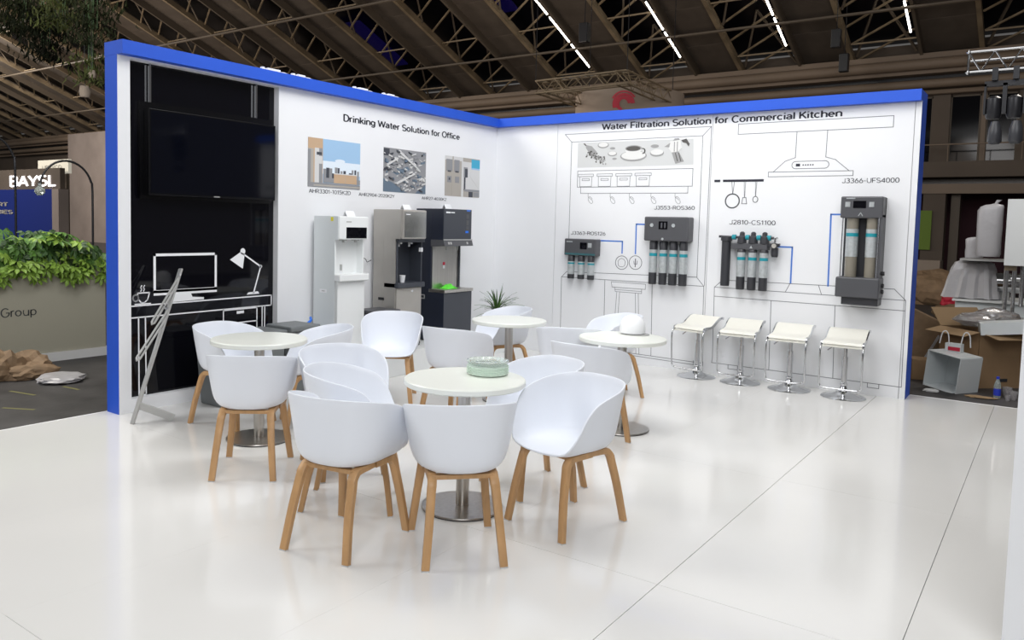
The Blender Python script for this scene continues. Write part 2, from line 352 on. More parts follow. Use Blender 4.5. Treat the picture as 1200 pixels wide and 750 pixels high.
# ---- booth wall, right
wr = struct('wall_right', 'long white booth wall with blue edge band and kitchen line drawings')
L2 = 4.955
put('wall_core', MB().box(.0, L2-.004, .012, .324, 0, 2.893), 'core', wr)
for a, b_ in ((0, .93), (.936, 2.915), (2.921, 4.897), (4.903, L2)):
    put('wall_panel', MB().box(a, b_, 0, .012, 0, 2.893), 'wall', wr)
put('end_cap', MB().box(L2-.004, L2, .0005, .324, 0, 2.893), 'blue', wr, label='blue end face of the wall')
put('edge_band', MB().box(-.18, L2+.001, -.087, .324, 2.893, 3.0), 'blue', wr, label='blue band along the top')

# ---- prints on the right wall
lettering('heading', 'Water Filtration Solution for Commercial Kitchen', wr, fr, 1.552, 4.244, 2.786, .083, bold=.165)
for s_, a, b_, v, c_ in (('J3363-ROS126', 1.167, 1.643, 1.516, .045), ('J3553-ROS360', 2.262, 2.748, 1.837, .045), ('J2810-CS1100', 3.15, 3.642, 1.682, .050), ('J3366-UFS4000', 4.278, 4.796, 2.120, .050)):
    lettering('model_lettering', s_, wr, fr, a, b_, v, c_, bold=.11)
def lines(name, strokes, wd=.006, m='line', label=None, parent=wr, fn=fr):
    mb = MB()
    for s_ in strokes:
        cl = s_[0] == 'c'
        mb.stroke(s_[1:] if cl else s_, fn, wd, closed=cl)
    return put(name, mb, m, parent, label=label)
rect = lambda a, b_, c_, d: ('c', (a, c_), (b_, c_), (b_, d), (a, d))
lines('shelf_drawing', [[(1.057, .357), (1.05, .981), (1.121, 1.05), (2.806, 1.079), (2.893, .981), (1.05, .981)], [(2.893, .981), (2.905, .11)], [(1.057, .357), (1.065, .137), (2.905, .11)],
      [(1.139, 1.05), (1.137, 2.662), (2.809, 2.664), (2.809, 1.08)], [(1.137, 2.662), (1.041, 2.760), (2.903, 2.762), (2.809, 2.664)], [(2.903, 2.762), (2.900, .99)],
      rect(1.235, 2.71, 2.104, 2.303), [(1.283, 2.104), (1.284, 2.027), (2.66, 2.027), (2.66, 2.104)]], label='grey line drawing of a kitchen frame and counter')
bx = []
for x in (1.247, 1.504, 1.755, 2.003):
    bx += [rect(x, x+.206, 2.233, 2.262), ('c', (x+.018, 2.233), (x+.188, 2.233), (x+.184, 2.111), (x+.022, 2.111)), rect(x+.053, x+.153, 2.184, 2.206)]
lines('storage_box_drawing', bx, .005, label='line drawing of four lidded boxes on a shelf')
bx = []
for x in (1.39, 1.69, 1.94, 2.215, 2.51):
    bx += [[(x, 2.027), (x, 1.985)], [(q[0], q[1]) for q in ell(x+.035, 1.945, .026, .045, 12, rot=.5)]+[(x, 1.985)]]
lines('hook_drawing', bx, .004, label='line drawing of five hanging hooks')
lines('cupboard_drawing', [[(1.658, .979), (1.67, .135)], [(2.273, .976), (2.292, .125)], [(2.808, .125), (2.808, .077), (2.919, .077), (2.919, .125)], [(1.92, .100), (2.80, .080)]], label='line drawing of cupboard doors')
lines('pillar_drawing', [('c', (1.744, .962), (2.191, .959), (2.189, .898), (1.757, .898)), [(1.794, .898), (1.803, .847), (2.144, .846), (2.143, .898)], [(1.794, .871), (2.143, .870)],
      [(1.823, .847), (1.79, .13)], [(1.86, .847), (1.83, .13)], [(2.065, .843), (2.10, .12)], [(2.102, .843), (2.14, .12)]], .005, label='line drawing of a bar stool')
put('circle_symbol', MB().stroke(ell(1.873, 1.199, .081, .081, 28), fr, .007, closed=True).stroke([(1.83, 1.165), (1.825, 1.215), (1.845, 1.24), (1.87, 1.25), (1.90, 1.24), (1.92, 1.21), (1.912, 1.165), (1.89, 1.15), (1.85, 1.15)], fr, .005, closed=True), 'line', wr, label='round glove symbol')
put('circle_symbol', MB().stroke(ell(2.051, 1.208, .081, .081, 28), fr, .007, closed=True).stroke([(2.05, 1.16), (2.05, 1.25)], fr, .012).stroke([(2.03, 1.225), (2.035, 1.19), (2.07, 1.19), (2.075, 1.23)], fr, .006), 'line', wr, label='round tap symbol')
lines('tube_line', [[(1.587, 1.453), (1.873, 1.453), (1.873, 1.315)]], .016, 'blueline')
lines('tube_line', [[(2.20, 1.662), (2.045, 1.662), (2.047, 1.315)]], .016, 'blueline')
lines('tube_line', [[(3.69, 1.455), (3.828, 1.455), (3.828, 1.077)]], .016, 'blueline')
lines('tube_line', [[(4.40, 1.804), (4.192, 1.804), (4.199, 1.073)]], .016, 'blueline')
lines('hood_drawing', [rect(3.203, 4.717, 2.661, 2.771), [(3.817, 2.655), (3.813, 2.391), (3.712, 2.356), (3.595, 2.246)], [(4.117, 2.655), (4.112, 2.389), (4.206, 2.36), (4.338, 2.246)],
      rect(3.545, 4.378, 2.196, 2.245), ('c', *([(3.82+.038*math.cos(a), 2.3135+.038*math.sin(a)) for a in [PI/2+PI*i/8 for i in range(9)]]+[(4.108+.038*math.cos(a), 2.3135+.038*math.sin(a)) for a in [-PI/2+PI*i/8 for i in range(9)]]))], .006, label='line drawing of a cooker hood')
mb = MB(); mb.poly([(3.822, 2.299), (3.864, 2.299), (3.864, 2.327), (3.822, 2.327)], fr)
for i in range(5): mb.poly(ell(3.895+i*.024, 2.313, .008, .008, 8), fr)
put('hood_buttons', mb, 'ink', wr)
mb = MB(); mb.poly([(2.962, 2.146), (3.028, 2.146), (3.028, 2.172), (2.962, 2.172)], fr); mb.poly([(3.059, 2.146), (3.5, 2.146), (3.5, 2.172), (3.059, 2.172)], fr)
put('rack_print', mb, 'ink', wr, label='printed black utensil rail')
mb = MB(); mb.stroke(ell(3.172, 1.939, .076, .076, 24), fr, .013, closed=True); mb.stroke([(3.158, 2.144), (3.172, 2.015)], fr, .006); mb.stroke([(3.186, 2.144), (3.174, 2.015)], fr, .006)
mb.stroke([(3.293, 2.143), (3.301, 1.975)], fr, .005).stroke([(3.308, 2.143), (3.304, 1.975)], fr, .005).stroke([(3.285, 1.975), (3.319, 1.975), (3.329, 1.909), (3.275, 1.909)], fr, .007, closed=True)
mb.stroke([(3.414, 2.142), (3.419, 1.986)], fr, .005).stroke([(3.428, 2.142), (3.421, 1.986)], fr, .005).stroke(ell(3.42, 1.956, .027, .032, 16), fr, .007, closed=True)
put('utensil_drawing', mb, 'line', wr, label='drawing of a pan, spatula and spoon hanging from a rail')
lines('counter_drawing', [[(3.027, .189), (3.015, .98), (3.104, 1.065), (4.81, 1.079), (4.914, .975), (3.015, .98)], [(4.914, .975), (4.921, .12), (3.02, .131), (3.027, .189)], [(3.02, .879), (4.916, .873)],
      [(3.822, 1.07), (3.78, .98)], [(4.107, 1.073), (4.14, .978)], [(3.637, .876), (3.648, .13)], [(4.276, .872), (4.292, .125)], [(3.207, .128), (3.207, .085), (3.312, .085), (3.312, .128)], [(4.618, .122), (4.618, .077), (4.722, .077), (4.722, .122)]], label='line drawing of a kitchen counter')
# coffee strip
mb = MB()
P = lambda pts, k: (setattr(mb, 'k', k), mb.poly(pts, fr, .001+.00003*len(mb.f)/8))
P([(1.228, 2.343), (2.712, 2.346), (2.702, 2.636), (1.228, 2.648)], 0)
rr = random.Random(3)
P([(1.335, 2.62), (1.42, 2.60), (1.49, 2.53), (1.46, 2.47), (1.40, 2.50), (1.34, 2.58)], 2)
P([(1.30, 2.635), (1.335, 2.605), (1.345, 2.615), (1.32, 2.64)], 3)
for i in range(70):
    a = rr.random(); x = 1.36+.24*a+rr.uniform(-.03, .03); z = 2.52-.1*a+rr.uniform(-.05, .04)
    P(ell(x, z, .013, .009, 7, rot=rr.random()*3), 3 if i % 2 else 2)
for x, z, r, s_ in ((1.575, 2.607, .075, .038), (1.70, 2.50, .06, .03)): P(ell(x, z, r, s_, 16), 2); P(ell(x, z+.006, r*.85, s_*.75, 16), 1)
P(ell(1.70, 2.565, .035, .014, 12), 2)
P(ell(1.73, 2.44, .03, .012, 12), 2)
P(ell(1.975, 2.465, .17, .062, 26), 2); P(ell(1.975, 2.472, .155, .05, 26), 1)
P([(1.87, 2.55), (1.88, 2.50), (1.92, 2.455), (2.01, 2.452), (2.06, 2.50), (2.075, 2.55)], 1)
P(ell(1.972, 2.555, .105, .036, 24), 2); P(ell(1.972, 2.553, .09, .028, 24), 3); mb.k = 2; mb.stroke(ell(2.09, 2.52, .03, .03, 12, -1.5, 1.8), fr, .01, .0055)
P(ell(2.27, 2.49, .085, .04, 20), 2); P(ell(2.27, 2.50, .078, .032, 20), 1); P(ell(2.24, 2.57, .05, .02, 14), 2)
P([(2.43, 2.62), (2.55, 2.63), (2.57, 2.54), (2.53, 2.50), (2.45, 2.49), (2.41, 2.54)], 1); P([(2.45, 2.49), (2.53, 2.50), (2.60, 2.385), (2.50, 2.36)], 2)
P([(2.36, 2.56), (2.43, 2.60), (2.42, 2.55)], 2); P([(2.46, 2.62), (2.54, 2.63), (2.53, 2.65), (2.48, 2.648)], 2); P([(2.56, 2.625), (2.62, 2.64), (2.66, 2.58), (2.65, 2.55), (2.62, 2.59), (2.58, 2.60)], 3)
for x in (2.475, 2.51): P([(x, 2.61), (x+.012, 2.61), (x+.012, 2.50), (x, 2.50)], 2)
for x in (2.50, 2.54): P([(x-.01, 2.485), (x, 2.485), (x+.03, 2.39), (x+.02, 2.385)], 3)
put('coffee_print', mb, [mat('pale_grey_print', (.60, .61, .61), .7), mat('light_sketch', (.72, .72, .71), .7), mat('mid_sketch', (.32, .32, .32), .7), mat('dark_sketch', (.09, .085, .08), .7)], wr, label='grey printed strip of coffee beans, a cup and a moka pot')

# ---- prints on the left wall
lettering('heading', 'Drinking Water Solution for Office', wl, fl, -2.80, -.812, 2.652, .080, bold=.165)
for s_, a, b_, v, c_ in (('AHR3301-1015K2D', -3.26, -2.682, 1.893, .042), ('AHR2904-2020K2Y', -2.559, -1.994, 1.890, .038), ('AHR27-4030K2', -1.517, -1.052, 1.893, .036)):
    lettering('model_lettering', s_, wl, fl, a, b_, v, c_, bold=.11)
pm = [mat('print_%s' % n, c_, .6) for n, c_ in (('sky', (.33, .52, .74)), ('cloud', (.72, .80, .88)), ('wood', (.52, .36, .23)), ('greywhite', (.62, .62, .62)), ('grey', (.26, .265, .28)), ('dark', (.05, .055, .07)), ('cyan', (.05, .38, .58)), ('slate', (.12, .17, .23)), ('taupe', (.40, .37, .33)))]
def picture(label, y0, y1, shapes):
    mb = MB(); W = y1-y0; H = .489
    for n, (k, pts) in enumerate(shapes):
        mb.k = k; mb.poly([(y0+u*W, 1.957+v*H) for u, v in pts], fl, .002+.00012*n)
    put('wall_picture', mb, pm, wl, label=label)
q = lambda a, b_, c_, d: [(a, c_), (b_, c_), (b_, d), (a, d)]
rr = random.Random(5)
S1 = [(0, q(0, 1, 0, 1)), (1, q(.27, 1, .28, .55)), (1, ell(.6, .57, .1, .04, 12)), (1, ell(.86, .42, .12, .04, 12)), (1, ell(.4, .47, .1, .03, 12)), (2, q(0, .27, 0, 1)), (8, q(0, .1, 0, .78)), (4, q(.0, .05, .0, .76)), (3, q(.12, .26, .03, .8)), (4, q(.2, .26, .03, .8)), (5, q(.155, .25, .66, .72)), (3, q(.14, .26, .48, .64))]
for i in range(13):
    a = .28+i*.055; h = rr.uniform(.3, .44); S1.append((5 if i % 2 else 4, q(a, a+rr.uniform(.03, .06), .12, h)))
S1 += [(4, q(.28, 1, .1, .2)), (2, q(.48, .93, .1, .29)), (3, q(.48, .93, .29, .31)), (8, q(.7, .705, .1, .29)), (4, q(0, 1, 0, .09)), (8, q(.1, 1, .02, .05))]
picture('wall print of a white dispenser before a city skyline', -3.277, -2.545, S1)
S2 = [(4, q(0, 1, 0, 1)), (7, [(0, 0), (.55, 0), (.2, .22), (0, .3)]), (7, [(.75, 0), (1, 0), (1, .22), (.8, .06)]), (7, [(.2, .45), (.55, .62), (.62, .55), (.3, .4)]), (5, q(0, .13, .82, .98))]
for i in range(150):
    x, y = rr.random(), rr.random(); a, c_ = rr.uniform(.02, .10), rr.uniform(.015, .05); s_ = .45 if i % 2 else -.45
    pts = [(x, y), (x+a, y+a*s_), (x+a, y+a*s_+c_), (x, y+c_)]
    if max(p_[0] for p_ in pts) < .99 and 0.02 < min(p_[1] for p_ in pts) and max(p_[1] for p_ in pts) < .99 and not (y < .25 and x < .3): S2.append((rr.choice((3, 3, 4, 5, 7, 3)), pts))
S2 += [(3, [(.05, .62), (.3, .8), (.32, .77), (.08, .59)]), (3, [(.35, .9), (.8, .55), (.82, .57), (.4, .93)]), (3, [(.25, .2), (.7, .48), (.72, .45), (.3, .18)])]
picture('wall print of a grey aerial factory view', -2.18, -1.45, S2)
S3 = [(8, q(0, 1, 0, 1)), (3, q(.48, 1, .2, .9)), (3, q(0, .5, .9, 1)), (4, q(.03, .2, .62, .92)), (4, q(.25, .4, .62, .92)), (5, q(.07, .16, .6, .64)), (5, q(.28, .38, .6, .64)), (4, q(.06, .18, .34, .5)), (4, q(.28, .4, .34, .5)), (5, q(.1, .14, .4, .46)), (8, q(.2, .23, 0, 1)), (6, q(.75, 1, .76, .98)), (0, q(.75, 1, .72, .76)), (4, q(.46, .64, .5, .76)), (5, q(.56, .64, .5, .72)), (5, q(.535, .58, .17, .5)),
      (3, [(.7, .55), (1, .2), (1, .7), (.75, .7)]), (4, q(.55, 1, .14, .2)), (5, q(.68, .8, 0, .14)), (4, q(.82, 1, .02, .13)), (3, q(.46, .52, 0, .9))]
picture('wall print of a filter station beside cabinets', -1.085, -.372, S3)
# ---- desk artwork on the black pane (white print)
fg = lambda u, v, w=0: (-.0698+w, u*1.0115+.1, v*1.0115-.0186)
mb = MB()
mb.stroke([(-4.945, 1.297), (-4.348, 1.297), (-4.348, .985), (-4.945, .985)], fg, .022, closed=True); mb.poly([(-4.955, .955), (-4.337, .955), (-4.337, 1.0), (-4.955, 1.0)], fg)
mb.poly([(-4.76, .955), (-4.60, .955), (-4.585, .925), (-4.47, .915), (-4.47, .898), (-4.81, .89), (-4.78, .925)], fg)
put('monitor_artwork', mb, 'wprint', wl, label='white print of a desktop monitor')
lines('desk_artwork', [[(-5.153, .88), (-3.722, .89), (-3.722, .793), (-5.153, .783)], [(-5.091, .78), (-5.089, .125)], [(-5.03, .78), (-5.025, .125)], [(-5.089, .13), (-5.025, .13)], [(-4.265, .785), (-4.265, .12)], [(-3.891, .79), (-3.89, .125)], [(-3.83, .79), (-3.829, .125)], [(-3.8, .79), (-3.8, .125)],
      [(-4.265, .655), (-3.891, .657)], [(-4.265, .78), (-3.891, .782)], [(-4.265, .50), (-3.891, .503)]], .011, 'wprint', 'white print of a desk with drawers', wl, fg)
mb = MB(); mb.poly([(-4.12, .738), (-4.04, .74), (-4.04, .764), (-4.12, .762)], fg)
mb.stroke([(-5.10, .985), (-4.992, .985), (-5.01, .925), (-5.04, .903), (-5.065, .903), (-5.09, .93)], fg, .01, closed=True); mb.stroke(ell(-5.115, .945, .024, .026, 12), fg, .01, closed=True); mb.stroke([(-5.12, .893), (-4.985, .893)], fg, .01)
mb.stroke([(-5.07, 1.0), (-5.062, 1.015), (-5.072, 1.03), (-5.062, 1.045)], fg, .008); mb.stroke([(-5.045, 1.0), (-5.037, 1.015), (-5.047, 1.03), (-5.037, 1.045)], fg, .008)
put('cup_artwork', mb, 'wprint', wl, label='white print of a steaming cup')
mb = MB(); mb.poly([(-4.196, 1.241), (-4.055, 1.155), (-4.035, 1.29), (-4.08, 1.31)], fg); mb.poly(ell(-4.055, 1.315, .028, .03, 14), fg)
mb.stroke([(-4.04, 1.285), (-3.85, 1.169), (-3.93, .925)], fg, .014); mb.poly(ell(-3.85, 1.169, .016, .016, 10), fg); mb.poly([(-4.01, .91), (-3.99, .93), (-3.88, .935), (-3.865, .912)], fg)
put('lamp_artwork', mb, 'wprint', wl, label='white print of a desk lamp')

# ---- hall back wall
wb = struct('wall_back', 'dim far hall wall with ducts, gallery windows and concrete balcony')
put('upper_wall', MB().box(-60, 13, 18.0, 18.3, 2.9, 7.2), 'wallhall', wb)
put('lower_wall', MB().box(-60, 13, 19.0, 19.2, -.1, 3.2), 'maroon', wb)
put('gutter_beam', MB().box(-60, 13, 17.3, 18, 6.2, 6.78), 'gutter', wb)
put('pipe', MB().tube([(-60, 17.55, 5.95), (13, 17.55, 5.95)], .13, 10), 'gutter', wb, smooth=40)
put('pipe', MB().tube([(-60, 17.2, 6.45), (13, 17.2, 6.45)], .16, 10), 'gutter', wb, smooth=40)
put('pipe', MB().tube([(-60, 17.7, 5.72), (13, 17.7, 5.72)], .07, 8), 'gutter', wb, smooth=40)
put('duct_shadow_strip', MB().box(-60, 13, 17.75, 18, 6.02, 6.2), 'night', wb)  # solid dark strip painting the shadow between the ducts
put('balcony_slab', MB().box(-60, 13, 16.8, 18, 3.23, 3.66), 'wallhall', wb)
put('beam', MB().box(-60, 13, 16.95, 17.25, 2.78, 3.05), 'gutter', wb)
put('dark_slab_strip', MB().box(-60, 13, 17.7, 18.9, 3.05, 3.22), 'night', wb)  # solid near-black strip under the balcony slab
for i in range(-2, 6):
    x0 = 3.36+i*2.07-.46
    if x0 > 11: continue
    put('gallery_pier', MB().box(x0, x0+.44, 17.85, 18.0, 3.66, 5.66), 'wallhall', wb)
    put('gallery_mullion', MB().box(x0+1.2, x0+1.32, 17.9, 18.0, 3.66, 5.66), 'gutter', wb)
    for a in (x0+.44, x0+1.32):
        put('window_pane', MB().box(a, a+.75, 17.965, 17.995, 3.70, 5.62), 'window', wb)
        put('window_frame', MB().stroke([(a+.02, 3.72), (a+.73, 3.72), (a+.73, 5.60), (a+.02, 5.60)], lambda u, v, w=0: (u, 17.965-w, v), .04, .02, closed=True), 'truss', wb)
put('handrail', MB().tube([(-6, 16.85, 4.13), (13, 16.85, 4.13)], .02, 6), 'gutter', wb)
for i in range(16): put('rail_post', MB().tube([(-2.5+i*.85, 16.85, 3.66), (-2.5+i*.85, 16.85, 4.13)], .014, 5), 'gutter', wb)
for x in (2.9, 7.2, -1.6): put('column', MB().box(x, x+.55, 17.0, 17.5, -.1, 2.8), 'wallhall', wb)
for x in (3.55, 5.9): put('column', MB().box(x, x+.22, 17.4, 17.8, -.1, 2.8), 'truss', wb)
put('pale_bay', MB().box(-44.4, -26, 16.55, 17.2, -.05, 6.6), 'plaster', wb, label='pale plastered bay of the far wall')

# ---- hall roof
ce = struct('ceiling', 'dark vaulted hall roof of brown boards between glazed truss bays')
RZ = lambda y, d=0: 6.75+.4*(18-y)+d
put('skylight', MB().add([(-62, 18.4, RZ(18.4, .75)), (14, 18.4, RZ(18.4, .75)), (14, 1, RZ(1, .75)), (-62, 1, RZ(1, .75))], [(0, 1, 2, 3)]), 'night', ce)
put('roof_slope', MB().add([(-62, 1, RZ(1)), (14, 1, RZ(1)), (14, -14, RZ(1)+3), (-62, -14, RZ(1)+3)], [(0, 1, 2, 3)]), 'truss', ce)
LX = [-.88+3.32*k for k in range(-16, 4)]
ybr = [18, 16.2, 14.4, 12.6, 10.8, 9.0, 7.2, 5.4, 3.6]
def slab(x0, x1, ya, yb, d0, d1):
    return MB().add([(x0, ya, RZ(ya, d0)), (x1, ya, RZ(ya, d0)), (x1, yb, RZ(yb, d0)), (x0, yb, RZ(yb, d0)), (x0, ya, RZ(ya, d1)), (x1, ya, RZ(ya, d1)), (x1, yb, RZ(yb, d1)), (x0, yb, RZ(yb, d1))],
                    [(0, 3, 2, 1), (4, 5, 6, 7), (0, 1, 5, 4), (1, 2, 6, 5), (2, 3, 7, 6), (3, 0, 4, 7)])
pan_me = bar_me = gold_me = side_me = dia_me = None
def inst(name, me, x, y):
    o = bpy.data.objects.new(name, me); COL.objects.link(o); o.parent = ce; o.location = (x, y, .4*(18-y)); return o
pan_me = slab(.18, 1.62, 18, 16.22, 0, .08).mesh('roof_board', 'brown', (0, 18, 0))
gold_me = slab(1.56, 1.68, 18, 3.6, -.22, 0).mesh('roof_beam', 'gold', (0, 18, 0))
side_me = slab(.12, .20, 18, 3.6, -.30, .0).mesh('roof_girder', 'truss', (0, 18, 0))
bars = []
mbb = MB(); mbb.bar((1.7, 17.7, RZ(17.7, -.05)), (3.40, 16.9, RZ(16.9, .25)), .05, .05); bar_me = mbb.mesh('lattice_bar', 'gold', (0, 18, 0))
mbb = MB(); mbb.bar((1.7, 17.6, RZ(17.6, -.1)), (3.42, 17.6, RZ(17.6, -.1)), .045, .045); dia_me = mbb.mesh('purlin', 'gold', (0, 18, 0))
mbb = MB(); mbb.bar((1.75, 17.8, RZ(17.8, -.1)), (2.55, 16.2, RZ(16.2, .6)), .06, .06).bar((3.35, 17.8, RZ(17.8, -.1)), (2.55, 16.2, RZ(16.2, .6)), .06, .06); web_me = mbb.mesh('web_bar', 'truss', (0, 18, 0))
for k, x in enumerate(LX):
    for j in range(8): inst('roof_board', pan_me, x, ybr[j])
    inst('roof_beam', gold_me, x, 18); inst('roof_girder', side_me, x, 18)
    if x > 9: continue
    for j in range(16): inst('lattice_bar', bar_me, x, 18-j*.82)
    for j in range(5): inst('purlin', dia_me, x, 17.2-j*2.6)
    for j in range(5): inst('web_bar', web_me, x, 17.6-j*2.2)
for k in (0, 1): 
    x = LX[11+k*0]+1.7
for x, y in ((-13.0, 9.5), (-9.7, 12.5), (-16.4, 14.5)):
    put('violet_glow_pane', slab(x-.9, x+.6, y+1.6, y-1.2, .55, .6), 'violet', ce)  # panes that carry the painted violet glow
for y, d in ((15.0, -.4), (11.2, -.5), (8.2, -.6)): put('tie_tube', MB().tube([(-60, y, RZ(y, d)), (12, y, RZ(y, d))], .045, 6), 'truss', ce)
for i, x in enumerate(LX):
    if x < -9 or x > 4: continue
    t = thing('ceiling_light', 'warm white fluorescent tube row in the roof bay, %s' % {0: '', 1: ''}.get(i, ''), 'light', (x, 16.27, RZ(16.27, -.25)))
    t['label'] = {-7: 'glowing tube row in the roof bay left of the hanging square truss end', -4: 'glowing tube row in the roof bay above the hanging square truss', 0: 'glowing tube row in the roof bay above the middle of the right wall', 2: 'glowing tube row in the roof bay above the right wall end'}[int(x)]
    for j in range(7):
        a = 16.27-j*1.45; b_ = a-1.3
        put('tube', MB().tube([(x, a, RZ(a, -.25)), (x, b_, RZ(b_, -.25))], .028, 6), 'led', t)

# ---- white wall end close to the camera, right edge
w3 = struct('wall_near', 'plain white wall end standing close at the right edge of the view')
put('wall_body', MB().box(6.0, 7.2, -5.1, -4.9, 0, 3.0), 'wall', w3)

# ================================================================== BOOTH FURNITURE
# ---- armchair
def make_chair():
    t = thing('tub_chair', 'white tub chair', 'chair')
    half = [(0, -.268, .785), (.12, -.254, .784), (.22, -.200, .777), (.285, -.09, .757), (.298, .02, .732), (.294, .105, .700), (.283, .165, .640), (.262, .215, .540), (.215, .255, .463), (.11, .270, .441), (0, .272, .437)]
    loop = half+[(-a, b_, c_) for a, b_, c_ in half[-2:0:-1]]
    loop = [(a*.904, b_*.974-.046, c_) for a, b_, c_ in loop]
    R = crom(loop, 3, True); n = len(R); c0 = Vector((0, -.045, .434)); vs = []
    prof = crom([(.18, 0, 0), (.36, -.004, 0), (.54, .006, 0), (.68, .035, 0), (.775, .10, 0), (.835, .21, 0), (.875, .36, 0), (.92, .58, 0), (.962, .80, 0), (1, 1, 0)], 2); K = len(prof)
    for q_ in prof:
        for r in R:
            d = Vector((r.x-c0.x, r.y-c0.y, 0)); dz = r.z-c0.z
            fl2 = min(1, max(0, (dz-.01)/.15)); ro = q_.x*fl2+(1-fl2)*(q_.x if q_.x < .8 else q_.x)
            vs.append(c0+d*ro+Vector((0, 0, dz*q_.y)))
    mb = MB(); fs = []
    for k in range(K-1):
        for i in range(n): fs.append((k*n+i, k*n+(i+1) % n, (k+1)*n+(i+1) % n, (k+1)*n+i))
    vs.append(c0)
    for i in range(n): fs.append((n*K, (i+1) % n, i))
    mb.add(vs, fs)
    me = mb.mesh('seat_shell', 'shell', (0, 0, 0)); 
    for p in me.polygons: p.use_smooth = True
    o = put('seat_shell', me, None, t)
    if sum(p.normal.z for p in me.polygons[:n]) < 0: me.flip_normals()
    sm = o.modifiers.new('thickness', 'SOLIDIFY'); sm.thickness = .010; sm.offset = -1
    bv = o.modifiers.new('rim', 'BEVEL'); bv.width = .003; bv.segments = 2; bv.limit_method = 'ANGLE'; bv.angle_limit = 1.0
    sec = [(-.021, -.013), (-.017, -.016), (.017, -.016), (.021, -.013), (.021, .013), (.017, .016), (-.017, .016), (-.021, .013)]
    for sx in (1, -1):
        for (fx, fy, tx, ty, my) in ((.206, .215, .160, .135, -.03), (.187, -.289, .150, -.185, -.03)):
            dr = 1 if fy > 0 else -1
            path = [(sx*fx, fy, .004), (sx*(fx*.5+tx*.5), fy*.5+ty*.5+dr*.012, .20), (sx*(tx+.006), ty+dr*.022, .345), (sx*(tx+.002), ty+dr*.012, .378), (sx*tx, ty-dr*.008, .400), (sx*tx, ty-dr*.035, .412), (sx*tx, my, .416)]
            path = crom(path, 3)
            lg = put('leg', MB().sweep(path, sec, ref=(1, 0, 0), scale=[.88+.14*min(1, i/8) for i in range(len(path))]), 'oak', t, smooth=50)
            put('glide', MB().obox((sx*fx, fy, .003), (.036, .030, .006)), 'glide', lg)
    for y in (.10, -.165):
        put('cross_rail', MB().bar((-.15, y, .409), (.15, y, .409), .022, .042), 'oak', t, bevel=.003)
    put('seat_plate', MB().box(-.10, .10, -.13, .05, .414, .428), 'glide', t)
    return t
chair0 = make_chair()
CH = [  # x, y, yaw, label
 (3.242, -5.858, 9.7, 'white tub chair, nearest the camera on the left, its back turned to us'),
 (3.72, -5.587, 46.4, 'white tub chair with its back to us directly in front of the front table'),
 (3.984, -4.976, 166.0, 'white tub chair right of the front table, open side toward us, nearest of two'),
 (3.515, -4.581, 158.5, 'white tub chair just behind the front right one, mostly hidden by it'),
 (2.912, -5.463, 304.4, 'white tub chair left of the front table, tucked behind the nearest left chair'),
 (2.398, -5.085, 244.1, 'white tub chair between left and front tables, another chair overlapping its seat from the front'),
 (.916, -4.821, 279.7, 'white tub chair between the left table and the black glass wall recess'),
 (1.93, -5.441, 39.5, 'white tub chair with its back to us in front of the left table'),
 (1.376, -4.436, 146.0, 'white tub chair behind the right side of the left table, beside the grey bins'),
 (1.256, -3.377, 214.8, 'white tub chair facing us in front of the steel water dispenser'),
 (2.098, -3.474, 5.6, 'white tub chair behind the front table, its back to us, before the black dispenser'),
 (1.583, -2.122, 149.3, 'white tub chair behind the middle small table, in front of the spiky plant'),
 (2.72, -2.73, 28.0, 'white tub chair on the left side of the right table, back of it toward us'),
 (3.337, -3.456, -4.0, 'white tub chair in front of the right table with its back to us'),
 (2.643, -1.824, 140.0, 'white tub chair behind the right table, nearest the right wall'),
]
for i, (x, y, a, lb) in enumerate(CH):
    if i == 0: chair0.location = (x, y, 0); chair0.rotation_euler = (0, 0, math.radians(a)); chair0['label'] = lb; chair0['group'] = 'white tub chairs at the round tables'
    else: dup(chair0, (x, y, 0), math.radians(a), lb)
# ---- round tables
def make_table():
    t = thing('round_table', '', 'table', group='round white pedestal tables')
    put('tabletop', MB().lathe([(.338, .712), (.345, .718), (.345, .741), (.339, .747)], n=56), 'tabletop', t, smooth=40)
    put('support_plate', MB().lathe([(.11, .700), (.11, .712)], n=24), 'blackp', t)
    put('column', MB().lathe([(.0375, .016), (.0375, .700)], n=28), 'steel', t, smooth=40)
    bs = put('base_disc', MB().lathe([(.232, .006), (.235, .010), (.233, .016), (.05, .020)], n=56), 'steel', t, smooth=30)
    put('base_rim', MB().lathe([(.229, 0), (.231, .006)], n=56), 'blackp', bs)
    return t
tb0 = make_table()
TB = [(3.42, -5.14, 'round white pedestal table nearest us, with a stack of green glass plates'), (1.41, -4.98, 'round white pedestal table at the left, in front of the black glass recess'),
      (2.04, -2.64, 'round white pedestal table farthest back in the middle, by the spiky plant'), (3.32, -2.92, 'round white pedestal table at the right, with the white dome on it')]
for i, (x, y, lb) in enumerate(TB):
    if i == 0: tb0.location = (x, y, 0); tb0['label'] = lb
    else: dup(tb0, (x, y, 0), 0, lb)
